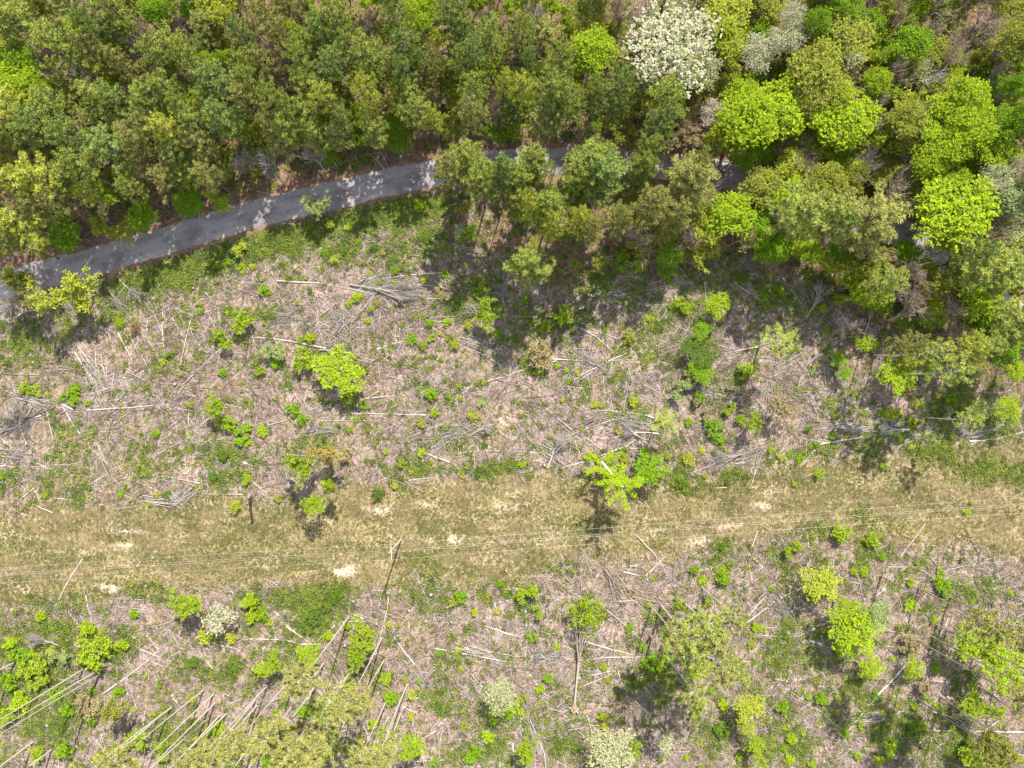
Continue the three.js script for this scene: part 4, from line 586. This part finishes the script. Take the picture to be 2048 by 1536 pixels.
logs(2, 2, 'g', [[13, 180, 120, 290, 210, 480, 370], [7, 350, 165, 140, 270], [10, 370, 15, 600, 40], [12, 870, 300, 1090, 490], [8, 820, 290, 1150, 325], [9, 1330, 405, 1410, 415], [12, 40, 625, 160, 545, 360, 450, 830, 275], [11, 590, 430, 760, 555], [7, 1380, 420, 1450, 540], [10, 1580, 30, 1800, 45], [10, 1640, 80, 1930, 120], [10, 1780, 155, 2048, 215], [10, 1870, 15, 2020, 200], [9, 130, 600, 250, 630], [8, 100, 410, 240, 350], [9, 270, 630, 400, 770], [15, 990, 1210, 1170, 1400, 1245, 1536]]);
logs(2, 2, 't', [[12, 1960, 1180, 1840, 1536], [12, 1920, 1380, 2048, 1510], [12, 1580, 1440, 1610, 1536], [9, 1860, 720, 1935, 660], [7, 1300, 1400, 1340, 1500], [7, 720, 1400, 790, 1500], [8, 1770, 0, 1750, 150]]);
logs(3, 2, 'p', [[10, 770, 310, 870, 220, 1090, 30], [10, 880, 215, 1150, 90], [15, 420, 480, 740, 430, 1100, 380], [12, 600, 330, 900, 350, 1100, 375], [9, 640, 345, 1180, 385], [8, 320, 440, 500, 480], [13, 390, 510, 270, 650], [11, 1120, 470, 1530, 290], [10, 1110, 475, 1390, 300], [9, 1190, 540, 1300, 400], [9, 920, 450, 1050, 390], [17, 1610, 465, 1870, 430, 2048, 385], [9, 1620, 490, 1680, 460], [9, 310, 1180, 325, 1310], [8, 270, 370, 600, 340]]);
logs(3, 2, 'g', [[10, 490, 490, 800, 575], [9, 430, 465, 560, 300, 700, 140], [7, 300, 400, 310, 540], [8, 190, 220, 320, 140], [7, 1430, 70, 1900, 70], [7, 1790, 300, 1960, 360], [11, 1260, 1115, 1030, 1410, 980, 1500], [11, 1010, 1536, 1090, 1470], [10, 950, 1460, 1310, 1465], [11, 1160, 1455, 1300, 1536], [11, 1300, 1390, 1390, 1500], [8, 90, 550, 160, 470], [9, 740, 1280, 740, 1536], [10, 520, 1400, 520, 1536]]);
logs(0, 3, 'p', [[9, 690, 150, 730, 360], [15, 1270, 600, 1110, 735, 820, 945], [8, 1280, 455, 1350, 410], [14, 1370, 950, 1440, 1050], [10, 1120, 585, 1370, 680], [10, 1720, 545, 1930, 590], [11, 1940, 505, 2048, 505], [10, 1800, 940, 1870, 985], [12, 670, 1395 - 1536, 575, 0, 420, 280], [8, 1590, 590, 1700, 740], [7, 1110, 650, 1300, 720]]);
logs(0, 3, 'b', [[14, 900, 500, 1130, 430, 1380, 365], [14, 1275, 230, 1400, 350], [9, 1370, 380, 1490, 770], [9, 200, 250, 400, 170], [9, 1580, 1020, 1700, 1180], [9, 270, 365, 400, 315]]);
logs(0, 3, 't', [[9, 1190, 780, 1170, 1000, 1135, 1230], [7, 1850, 540, 1990, 680], [7, 970, 980, 985, 1130], [8, 520, 640, 680, 545]]);
logs(1, 3, 'p', [[14, 0, 505, 270, 520, 340, 545, 520, 545], [18, 240, 400, 420, 530], [12, 735, 285, 860, 345], [14, 1100, 480, 1190, 610, 1270, 710], [12, 630, 395, 420, 580], [9, 410, 230, 490, 310, 530, 410], [13, 1280, 870, 1370, 1010], [11, 1170, 1040, 1290, 1105], [10, 1180, 990, 1330, 975], [9, 1290, 390, 1380, 355], [15, 1260, 1480, 1500, 1470], [13, 1650, 570, 2048, 630], [12, 1650, 620, 2048, 690], [13, 1820, 395, 2048, 470], [10, 1430, 575, 1600, 610], [14, 150, 290, 180, 320], [11, 1320, 1310, 1440, 1240], [11, 1070, 100, 1040, 310, 960, 590]]);
logs(1, 3, 'g', [[13, 310, 660, 170, 810, 90, 900], [12, 160, 590, 310, 660], [12, 1640, 690, 1870, 960], [9, 1830, 580, 2000, 760], [9, 1610, 865, 1740, 920], [7, 1270, 710, 1090, 880], [14, 1950, 1340, 1950, 1536], [7, 1780, 1110, 1720, 1200]]);
logs(2, 3, 'p', [[12, 110, 250, 115, 500, 105, 720], [10, 100, 740, 270, 950], [14, 510, 505, 740, 570, 980, 635], [11, 720, 650, 1150, 650], [11, 1870, 345, 2040, 150], [12, 1870, 380, 2048, 250], [9, 900, 890, 1060, 790], [17, 5, 1330, 20, 1536], [15, 600, 1110, 640, 1270], [12, 0, 95, 110, 115], [10, 200, 140, 370, 190], [9, 840, 200, 1010, 185, 1120, 120], [10, 520, 820, 730, 775, 860, 750], [9, 840, 740, 880, 860, 940, 970]]);
logs(2, 3, 'g', [[12, 60, 1190, 170, 1360, 190, 1536], [12, 100, 1185, 250, 1390, 270, 1536], [11, 250, 1140, 230, 1400], [11, 440, 1155, 600, 1300], [10, 1030, 850, 1200, 1060], [8, 1580, 780, 1720, 970], [9, 780, 510, 930, 710], [9, 480, 690, 730, 650], [9, 570, 880, 830, 770], [9, 840, 1245, 990, 1210], [10, 1610, 1010, 1600, 1250, 1660, 1390], [8, 1010, 1125, 1140, 1250], [13, 760, 270, 900, 390, 1080, 540]]);
logs(2, 3, 't', [[8, 420, 275, 180, 600], [9, 290, 190, 360, 330], [9, 820, 30, 880, 140], [7, 540, 1030, 780, 1025], [10, 0, 470, 100, 490], [8, 0, 640, 230, 650]]);
logs(3, 3, 'p', [[14, 0, 240, 90, 180, 330, 60], [16, 645, 1225, 860, 970, 1080, 715], [10, 1150, 825, 1280, 640, 1440, 340], [13, 1300, 1230, 1700, 1238, 2048, 1245], [11, 840, 180, 930, 100], [9, 1030, 60, 1090, 35], [10, 1310, 830, 1440, 850], [10, 1730, 1240, 1840, 1150], [8, 500, 1220, 580, 1225]]);
logs(3, 3, 'g', [[10, 100, 870, 340, 1030], [9, 190, 910, 380, 960], [10, 410, 1070, 540, 1190, 640, 1250, 780, 1350], [9, 340, 440, 560, 600, 680, 680], [9, 930, 430, 1270, 490], [9, 860, 550, 1000, 565], [9, 900, 560, 1060, 700], [8, 920, 115, 1120, 120], [9, 80, 60, 220, 170], [9, 220, 160, 490, 380], [8, 1800, 80, 2030, 400], [8, 930, 1100, 1090, 1070], [8, 790, 1190, 810, 1300]]);

// ---------------------------------------------------------------- felled and uprooted trees, snags, stumps
function rootPlate(parent, mat, size, seed) {     // a torn disc of roots and clay at the foot of an uprooted tree, standing across the stem (stem along +y)
  const r = rng(seed), b = new Build();
  for (let k = 0; k < 22; k++) { const a = k * 2.4, L = size * r.in(0.55, 1.1), d = unit(Math.cos(a), r.in(-0.35, 0.15), Math.sin(a)); b.tube([[0, 0.1, 0], [d[0] * L * 0.5, d[1] * L * 0.4, d[2] * L * 0.5], [d[0] * L + r.bell() * 0.15, d[1] * L, d[2] * L + r.bell() * 0.15]], [0.13, 0.08, 0.03], 5, tone(r, 0.2)); }
  b.tube([[0, -0.28, 0], [0, -0.1, 0], [0, 0.15, 0], [0, 0.4, 0]], [size * 0.2, size * 0.55, size * 0.5, size * 0.14], 9, [0.8, 0.7, 0.6], true);
  part('root_plate', b.geo(), mat, parent);
}
function lying(name, label, u0, v0, u1, v1, shapeName, k, rad, leafMaterial, woodMaterial, root, group) {   // a whole tree on its side from foot to top
  const [x0, z0] = plan(u0, v0), [x1, z1] = plan(u1, v1), len = Math.hypot(x1 - x0, z1 - z0), s = SHAPES[shapeName][k % SHAPES[shapeName].length], o = place(name, label, 'tree', group);
  o.position.set(x0, height(x0, z0) + 0.25, z0);
  o.quaternion.setFromUnitVectors(new THREE.Vector3(0, 1, 0), new THREE.Vector3(x1 - x0, 0.06 * len, z1 - z0).normalize());
  o.scale.set(rad / s.R * 0.75, len / s.H, rad / s.R * 0.75);
  part('trunk', s.wood, woodMaterial, o); if (leafMaterial) part('crown', s.crown, leafMaterial, o);
  if (root) rootPlate(o, WOOD.tan, root / (rad / s.R * 0.75), 31 + k);
  return o;
}
lying('fallen_tree', 'uprooted tree with lime green leaves lying in the slash past the grass strip', 1148, 1416, 1168, 1168, 'small', 1, 5, LEAF.lime, WOOD.tan, 1.0);
lying('fallen_tree', 'uprooted thin tree with pale root ball near the dark wood floor', 1728, 668, 1746, 604, 'small', 2, 1.6, LEAF.green, WOOD.pale, 0.9);
const fans = [[1095, 935, 1130, 855, 3.4, 'pale'], [1020, 545, 1000, 605, 3.2, 'grey'], [55, 890, 20, 800, 3.4, 'grey'], [90, 815, 20, 860, 3.6, 'dark'], [1610, 640, 1650, 570, 3.2, 'grey'], [700, 570, 860, 590, 2.8, 'grey'], [640, 700, 700, 712, 2.6, 'pale'], [870, 560, 900, 600, 3, 'twig'], [1290, 880, 1230, 850, 3, 'grey'], [1820, 860, 1720, 855, 3, 'pale'], [940, 870, 985, 845, 2.6, 'grey'], [1500, 905, 1400, 935, 2.6, 'grey'], [660, 1300, 690, 1340, 2.4, 'twig'], [1100, 1320, 1060, 1300, 2.4, 'grey'], [1650, 1280, 1680, 1265, 2, 'grey'], [170, 1345, 150, 1375, 2, 'grey'], [560, 1395, 520, 1420, 2.4, 'grey'], [1430, 1170, 1400, 1190, 2, 'grey'], [240, 560, 290, 610, 2.6, 'grey'], [600, 530, 570, 560, 2.4, 'twig'], [1860, 1420, 1960, 1440, 2.4, 'grey'], [970, 640, 930, 600, 2.4, 'grey'], [120, 1290, 60, 1270, 2.2, 'grey'], [1310, 1440, 1340, 1480, 2.6, 'twig'], [1060, 1440, 1090, 1500, 2.4, 'grey'], [1990, 860, 1900, 850, 2.6, 'grey']];
fans.forEach(([a, b, c, d, rad, w], k) => { const [x, z] = plan((a + c) / 2, (b + d) / 2), [phrase] = where(x, z), word = { twig: 'brown', pale: 'bleached', grey: 'grey', dark: 'dark' }[w]; const t = lying('felled_treetop', `${word} felled treetop of bare twigs ${phrase}`, a, b, c, d, 'bare', k, rad, null, WOOD[w], 0, `${word} treetops lying ${phrase}`); known(t, '', phrase, `${word} treetop`, rad); });
// tangled heaps of lopped branches: [u, v, half length, half width, main direction in degrees, wood]
const heaps = [[30, 850, 70, 24, -28, 'grey'], [70, 800, 60, 26, 18, 'pale'], [30, 905, 40, 20, 10, 'grey'], [190, 750, 55, 30, 55, 'pale'], [110, 735, 60, 20, 5, 'twig'], [800, 572, 90, 22, 6, 'grey'], [740, 560, 50, 20, -30, 'pale'], [900, 560, 45, 26, 40, 'twig'], [1005, 560, 38, 34, 70, 'grey'], [1110, 905, 45, 30, 30, 'pale'], [1270, 845, 60, 20, 12, 'grey'], [1190, 840, 50, 24, -20, 'twig'], [1230, 590, 50, 16, -15, 'pale'], [1610, 600, 34, 36, 60, 'grey'], [1650, 620, 40, 24, -50, 'twig'], [1720, 856, 80, 12, 4, 'pale'], [1830, 870, 55, 14, -28, 'pale'], [1780, 840, 50, 16, 20, 'grey'], [1500, 910, 45, 20, -18, 'grey'], [1960, 860, 50, 18, -8, 'grey'], [560, 600, 46, 30, 60, 'twig'], [570, 640, 34, 24, -10, 'grey'], [680, 640, 34, 40, -60, 'grey'], [900, 870, 60, 20, -22, 'grey'], [940, 860, 36, 24, 30, 'twig'], [1180, 720, 60, 16, 28, 'grey'], [1330, 700, 40, 24, -30, 'twig'], [960, 690, 44, 18, 18, 'grey'], [1640, 1290, 30, 18, 20, 'grey'], [1300, 1200, 60, 20, 10, 'twig'], [1100, 1310, 44, 20, -12, 'grey'], [660, 1320, 34, 24, 50, 'twig'], [1290, 1420, 40, 30, 40, 'grey'], [1650, 1170, 34, 22, 40, 'twig'], [1420, 1310, 40, 16, 20, 'grey'], [1750, 1430, 44, 16, -15, 'grey'], [950, 1300, 44, 14, 8, 'pale'], [840, 1360, 30, 22, 60, 'grey'], [330, 1000, 36, 12, 0, 'pale'], [370, 990, 40, 16, -30, 'pale'], [1410, 780, 60, 20, 18, 'grey'], [1500, 790, 50, 16, 8, 'twig'], [640, 860, 44, 16, 4, 'grey'], [240, 600, 40, 24, 45, 'grey'], [1060, 1470, 36, 40, 70, 'grey'], [1230, 1170, 50, 20, 65, 'twig'], [1900, 1270, 50, 24, 40, 'twig'], [1560, 1210, 40, 20, 55, 'grey']];
heaps.forEach(([u, v, ru, rv, deg, w], k) => {
  const [x, z] = plan(u, v), [phrase] = where(x, z), word = { twig: 'brown', pale: 'bleached', grey: 'grey' }[w], words = `${ru > 50 ? 'long ' : ''}${word} tangled heap of lopped branches`, o = place('brush_heap', `${words} ${phrase}`, 'brush heap', `${words} ${phrase}`), r = rng(900 + k), b = new Build(), c = new Build(), A = deg * Math.PI / 180;
  o.position.set(x, height(x, z), z); known(o, words, phrase, `${word} brush heap`, ru / 14);
  for (let m = 0; m < 34 + ru; m++) {
    const s = r.bell() * ru / 12, t = r.bell() * rv / 12, a = A + (r() < 0.72 ? r.bell() * 0.55 : r.in(-1.6, 1.6)), L = r.in(0.7, 3.6) * (r() < 0.3 ? 1.5 : 0.8), cx = Math.cos(A) * s - Math.sin(A) * t, cz = Math.sin(A) * s + Math.cos(A) * t, y = 0.03 + r() * 0.5 * Math.exp(-((s * 12 / ru) ** 2) * 2), dx = Math.cos(a) * L / 2, dz = Math.sin(a) * L / 2, R = r.in(0.018, 0.05) * (L > 3 ? 1.3 : 1);
    (r() < 0.75 ? b : c).tube([[cx - dx, Math.max(0.03, y - 0.1), cz - dz], [cx + r.bell() * 0.12, y + 0.05, cz + r.bell() * 0.12], [cx + dx, y * 0.8 + r() * 0.2, cz + dz]], [R, R * 0.85, R * 0.35], 4, tone(r, 0.35, 0.05));
  }
  part('branches', b.geo(), WOOD[w], o); part('dark_branches', c.geo(), WOOD.dark, o);
});
function snag(u, v, h, du, dv, rad, label) {     // a broken standing stem
  const [x, z] = plan(u, v), [x1, z1] = plan(u + du, v + dv, h), o = place('broken_snag', label, 'snag'), b = new Build(), q = new Build(), r = rng(u);
  o.position.set(x, height(x, z) - 0.1, z); const tx = x1 - x, tz = z1 - z;
  b.tube([[0, 0, 0], [tx * 0.45, h * 0.5, tz * 0.45], [tx, h, tz]], [rad * 1.3, rad, rad * 0.85], 8, [[0.8, 0.8, 0.8], [1, 1, 1], [1.05, 1.05, 1]], true); part('trunk', b.geo(), WOOD.pale, o);
  for (let k = 0; k < 7; k++) { const a = k * 0.9, s = rad * 0.7; q.tube([[tx + Math.cos(a) * s, h - 0.05, tz + Math.sin(a) * s], [tx + Math.cos(a) * s * 0.9, h + r.in(0.2, 0.7), tz + Math.sin(a) * s * 0.9]], [rad * 0.3, 0.01], 4, WHITE); }
  part('splinters', q.geo(), WOOD.tan, o);
}
snag(500, 991, 6, -3, 4, 0.24, 'broken pale snag beside a yellow-green shrub at the grass strip edge');
snag(672, 950, 3, -6, 4, 0.22, 'broken grey snag beside the orange budding tree');
snag(1302, 1272, 2, 1, 2, 0.2, 'short broken snag among brown trunks past the grass strip');
function stump(u, v, rad, label) {
  const [x, z] = plan(u, v), o = place('tree_stump', label, 'stump', label), r = rng(u * 3 + v), b = new Build(), q = new Build();
  o.position.set(x, height(x, z) - 0.08, z);
  b.tube([[0, 0, 0], [0, 0.18, 0], [0.02, 0.42, 0]], [rad * 1.5, rad * 1.1, rad], 10, [[0.8, 0.8, 0.8], [1, 1, 1], [1, 1, 1]]); part('bark', b.geo(), WOOD.brown, o);
  q.tube([[0.02, 0.40, 0], [0.02, 0.43 + r() * 0.02, 0]], [rad * 0.97, rad * 0.94], 10, WHITE, true); part('cut_face', q.geo(), WOOD.tan, o);
  known(o, '', '', 'cut stump', 0.5);
}
for (const [u, v, k] of [[1181, 592, 0.35], [1133, 617, 0.4], [1146, 605, 0.34], [1154, 590, 0.22], [351, 769, 0.45], [1089, 931, 0.4], [707, 1203, 0.5], [862, 1189, 0.5], [818, 1221, 0.42], [647, 1174, 0.35], [903, 1244, 0.35], [1463, 1258, 0.4], [690, 1291, 0.4], [387, 577, 0.3], [66, 725, 0.35], [753, 1248, 0.35]]) { const [x, z] = plan(u, v), [phrase] = where(x, z); stump(u, v, k * 0.7, `${k > 0.38 ? 'wide' : 'narrow'} pale cut stump ${phrase}`); }
{ // the leaning white-barked tree at the edge of the grass strip
  const [x, z] = plan(1190, 918), o = place('leaning_tree', 'leaning white-barked tree with sparse lime leaves at the grass strip edge', 'tree'), r = rng(88), w = new Build(), c = new Build(), H = 11;
  o.position.set(x, height(x, z) - 0.1, z);
  const s = [[0, 0, 0], [0.9, 3, 0.5], [1.7, 6, 1.7], [2.5, 8.2, 2.9], [3.0, H, 3.6]];
  w.tube(s, [0.26, 0.22, 0.17, 0.11, 0.05], 8, [WHITE, WHITE, [0.9, 0.9, 0.88], WHITE, WHITE]);
  for (let k = 0; k < 46; k++) {
    const t = r.in(0.7, 3.95), i = Math.floor(t), f = t - i, p = s[i].map((a, j) => a + (s[i + 1][j] - a) * f), a = r() * 6.283, L = r.in(0.9, 3.6) * (t > 3 ? 0.8 : 1), e = [p[0] + Math.cos(a) * L + 0.5, p[1] + L * r.in(-0.1, 0.7), p[2] + Math.sin(a) * L + 0.6], m0 = [(p[0] + e[0]) / 2 + r.bell() * 0.3, (p[1] + e[1]) / 2 + 0.3, (p[2] + e[2]) / 2 + r.bell() * 0.3];
    w.tube([p, m0, e], [0.035, 0.022, 0.01], 4, [0.6, 0.54, 0.48]);
    for (let m = 0; m < 120; m++) { const q = r.in(0.3, 1.15), d = unit(r.bell(), r.bell() * 0.5, r.bell()), g = unit(-d[2] + r.bell() * 0.4, r.bell() * 0.4, d[0]), b0 = q < 0.5 ? p : m0, b1 = q < 0.5 ? m0 : e, h = q < 0.5 ? q * 2 : q * 2 - 1; c.leaf(b0[0] + (b1[0] - b0[0]) * h + r.bell() * 0.5, b0[1] + (b1[1] - b0[1]) * h + r.bell() * 0.3, b0[2] + (b1[2] - b0[2]) * h + r.bell() * 0.5, ...d, ...g, r.in(0.18, 0.32), 0.1, tone(r)); }
  }
  part('trunk', w.geo(), WOOD.birch, o); part('crown', c.geo(), LEAF.lime, o);
}

// ---------------------------------------------------------------- power line
const steel = Object.assign(new THREE.MeshStandardMaterial({ color: lin(0.62, 0.60, 0.54), roughness: 0.55, metalness: 0.3 }), { name: 'aluminium wire' });
const glazed = Object.assign(new THREE.MeshStandardMaterial({ color: lin(0.5, 0.49, 0.47), roughness: 0.3 }), { name: 'glazed porcelain' });
const [px, pz] = plan(802, 1079), POLE_H = 10.6;
const poleSpots = [[-92, pz + 4.6], [px, pz], [104, pz - 8.8]];
poleSpots.forEach(([x, z], k) => {
  const o = place('utility_pole', ['weathered utility pole with crossarm at the far west end of the wires', 'weathered grey utility pole with crossarm standing on the grass strip', 'weathered utility pole with crossarm at the far east end of the wires'][k], 'utility pole', 'utility poles of the power line');
  o.position.set(x, height(x, z) - 0.4, z); o.rotation.y = [0.05, 0.055, 0.06][k];
  const b = new Build(); b.tube([[0, 0, 0], [0, 5, 0], [0, POLE_H + 0.9, 0]], [0.17, 0.145, 0.115], 12, WHITE, true); part('pole', b.geo(), WOOD.pale, o);
  const arm = part('crossarm', new THREE.BoxGeometry(0.11, 0.13, 2.45), WOOD.pale, o); arm.position.set(0.17, POLE_H + 0.45, 0);
  arm.geometry.setAttribute('color', new THREE.Float32BufferAttribute(new Array(arm.geometry.attributes.position.count * 3).fill(1), 3));
  for (const s of [-1, 1]) { const g = new Build(); g.tube([[0.1, POLE_H - 0.35, s * 0.12], [0.2, POLE_H + 0.4, s * 0.8]], [0.025, 0.025], 5, WHITE); part('brace', g.geo(), WOOD.grey, o); }
  for (const s of [-1.15, 0, 1.15]) { const i = part('insulator', new THREE.LatheGeometry([[0, 0], [0.03, 0], [0.03, 0.1], [0.075, 0.11], [0.05, 0.16], [0.075, 0.18], [0.04, 0.25], [0, 0.26]].map((p) => new THREE.Vector2(...p)), 10), glazed, s ? arm : o); s ? i.position.set(0, 0.06, s) : i.position.set(0, POLE_H + 0.88, 0); }
});
for (const [s, top, sag, label] of [[-1.15, 0.78, 1.3, 'power wire on the crossarm end towards the road'], [0, 1.12, 1.5, 'middle power wire on top of the poles'], [1.15, 0.78, 1.3, 'power wire on the crossarm end away from the road'], [0.13, -1.1, 1.7, 'low neutral wire fixed to the pole shafts']]) {
  const pts = [];
  for (let k = 0; k < 2; k++) {
    const [a, b] = [poleSpots[k], poleSpots[k + 1]];
    for (let i = k ? 1 : 0; i <= 24; i++) { const t = i / 24, x = a[0] + (b[0] - a[0]) * t, z = a[1] + (b[1] - a[1]) * t + s; pts.push(new THREE.Vector3(x + (s ? 0.17 : 0), POLE_H - 0.4 + top - 4 * sag * t * (1 - t), z)); }
  }
  const m = cast(new THREE.Mesh(new THREE.TubeGeometry(new THREE.CatmullRomCurve3(pts), 140, 0.009, 6), steel)); m.name = numbered('power_line_wire'); scene.add(tag(m, label, 'wire', 'wires of the power line'));
}

// ---------------------------------------------------------------- what nobody could count: branch litter, grass, low herbs
function scatter(name, label, geometry, material, count, seed, each) {
  const m = cast(new THREE.InstancedMesh(geometry, material, count)), r = rng(seed), d = new THREE.Object3D(), c = new THREE.Color(); let n = 0;
  d.rotation.order = 'YXZ';
  for (let k = 0; k < count * 14 && n < count; k++) {
    const x = r.in(-92, 92), z = r.in(-76, 60), s = soilNear(x, z); d.position.set(x, height(x, z), z);
    if (!each(r, s, d, c, x, z)) continue;
    d.updateMatrix(); m.setMatrixAt(n, d.matrix); m.setColorAt(n, c); n++;
  }
  m.count = n; m.name = name; m.userData = { kind: 'stuff', label, category: name.replace('_', ' ') }; scene.add(m);
}
{
  const stick = new Build(); stick.tube([[-0.5, 0, 0], [0.02, 0.02, 0.015], [0.5, 0, 0]], [1, 0.85, 0.4].map((k) => k * 0.03), 4, WHITE);
  const cols = [[0.53, 0.45, 0.41], [0.44, 0.365, 0.335], [0.36, 0.285, 0.25], [0.28, 0.20, 0.16], [0.15, 0.105, 0.085], [0.11, 0.075, 0.06], [0.20, 0.14, 0.11], [0.42, 0.31, 0.21], [0.58, 0.52, 0.47], [0.13, 0.085, 0.065]];
  scatter('branch_litter', 'pale broken sticks and branches strewn over the cleared ground', stick.geo(), Object.assign(new THREE.MeshStandardMaterial({ vertexColors: true, roughness: 0.95 }), { name: 'stick wood' }), 125000, 71, (r, s, d, c, x, z) => {
    const w = (1 - s.strip) * (1 - 0.82 * s.wood) * (1 - 0.6 * s.green) * (1 - 0.55 * s.dry) * (0.18 + 1.15 * smooth(0.38, 0.62, fbm(x * 0.22 + 3, z * 0.22 + 60, 3)));
    if (s.gap < 3 || r() > w) return false;
    const len = r() < 0.17 ? r.in(1.6, 6) : r.in(0.3, 1.5), fat = r.in(0.4, 1.2) * (len > 1.6 ? 1.4 : 0.85);
    d.rotation.set(r.bell() * 0.1, (fbm(x * 0.2 + 200, z * 0.2, 2) - 0.3) * 8 + r.in(-1, 1) * (r() < 0.6 ? 3.14 : 0.7), r.bell() * 0.13); d.scale.set(len, fat, fat); d.position.y += 0.02 + r() * 0.09;
    c.setRGB(...r.pick(cols)).multiplyScalar(r.in(0.75, 1.15)); return true;
  });
  const tuft = new Build(), tr = rng(12);
  for (let k = 0; k < 9; k++) { const a = k * 2.4 + tr.bell(), e = tr.in(0.35, 1.1), d = unit(Math.cos(a), e, Math.sin(a)); tuft.blade(tr.bell() * 0.05, 0, tr.bell() * 0.05, ...d, -Math.sin(a), 0, Math.cos(a), tr.in(0.2, 0.36), 0.028, tone(tr, 0.2)); }
  const grassMat = leafMat('grass blades', 1, 1, 1, 0.3), straw = [[0.32, 0.24, 0.115], [0.22, 0.19, 0.065], [0.16, 0.145, 0.046], [0.44, 0.345, 0.20], [0.19, 0.20, 0.05]];
  scatter('grass', 'dry olive grass of the strip and its tufts in the clearing', tuft.geo(), grassMat, 62000, 72, (r, s, d, c, x, z) => {
    if (s.gap < 2.8 || r() > s.strip * (1 - Math.min(1, s.bare) * 0.9) + (s.dry * 0.5 + 0.05 + s.verge * 0.5) * (1 - s.wood)) return false;
    const k = r.in(0.55, 1.25); d.rotation.set(0, r() * 6.283, 0); d.scale.set(k, k * 0.75, k); const t = vnoise(x * 0.28 + 8, z * 0.55) * 0.65 + vnoise(x * 1.1, z * 1.3 + 40) * 0.35 + r.bell() * 0.12; c.setRGB(...(t > 0.56 ? r.pick([straw[0], straw[3], straw[0], straw[1]]) : t > 0.44 ? r.pick(straw) : r.pick([straw[1], straw[2], straw[4], straw[2]]))).multiplyScalar(r.in(0.75, 1.2)); return true;
  });
  const herb = new Build(), hr = rng(13);
  for (let k = 0; k < 12; k++) { const a = k * 2.4 + hr.bell(), e = hr.in(-0.1, 0.6), q = hr.in(0, 0.16), d = unit(Math.cos(a), e, Math.sin(a)); herb.leaf(Math.cos(a) * q, hr.in(0.03, 0.25), Math.sin(a) * q, ...d, -Math.sin(a), hr.bell() * 0.4, Math.cos(a), hr.in(0.14, 0.26), 0.05, tone(hr, 0.2)); }
  const leafy = [[0.16, 0.225, 0.025], [0.23, 0.29, 0.035], [0.095, 0.135, 0.022], [0.29, 0.31, 0.055], [0.125, 0.17, 0.03]];
  scatter('low_herbs', 'green low herbs and ferns in patches on the cleared ground', herb.geo(), grassMat, 60000, 73, (r, s, d, c, x, z) => {
    if (s.gap < 3.1 || r() > Math.min(1, s.green) * (1 - 0.5 * s.wood) + 0.05 * (1 - s.strip) + s.wood * 0.10 * (s.gap > 4 ? 1 : 0)) return false;
    const k = r.in(0.6, 1.7); d.rotation.set(r.bell() * 0.2, r() * 6.283, r.bell() * 0.2); d.scale.set(k, k, k); c.setRGB(...r.pick(leafy)).multiplyScalar(r.in(0.7, 1.2)); return true;
  });
}
// ---------------------------------------------------------------- look-alikes are told apart by the nearest different thing beside them
{
  const same = new Map(); for (const t of things) { const l = t.o.userData.label; same.set(l, [...(same.get(l) ?? []), t]); }
  for (const [label, list] of same) if (list.length > 1) for (const t of list) {
    let best = null, near = 1e9;
    for (const q of things) { if (q === t || q.short === t.short) continue; const d = Math.hypot(q.x - t.x, q.z - t.z); if (d < t.reach + q.reach + 2.5 && d < near) { near = d; best = q; } }
    if (best) { const a = `${label} beside ${/^[aeio]/.test(best.short) ? 'an' : 'a'} ${best.short}`; if (a.split(' ').length <= 16) t.o.userData.label = a; }
  }
}
renderer.render(scene, camera);
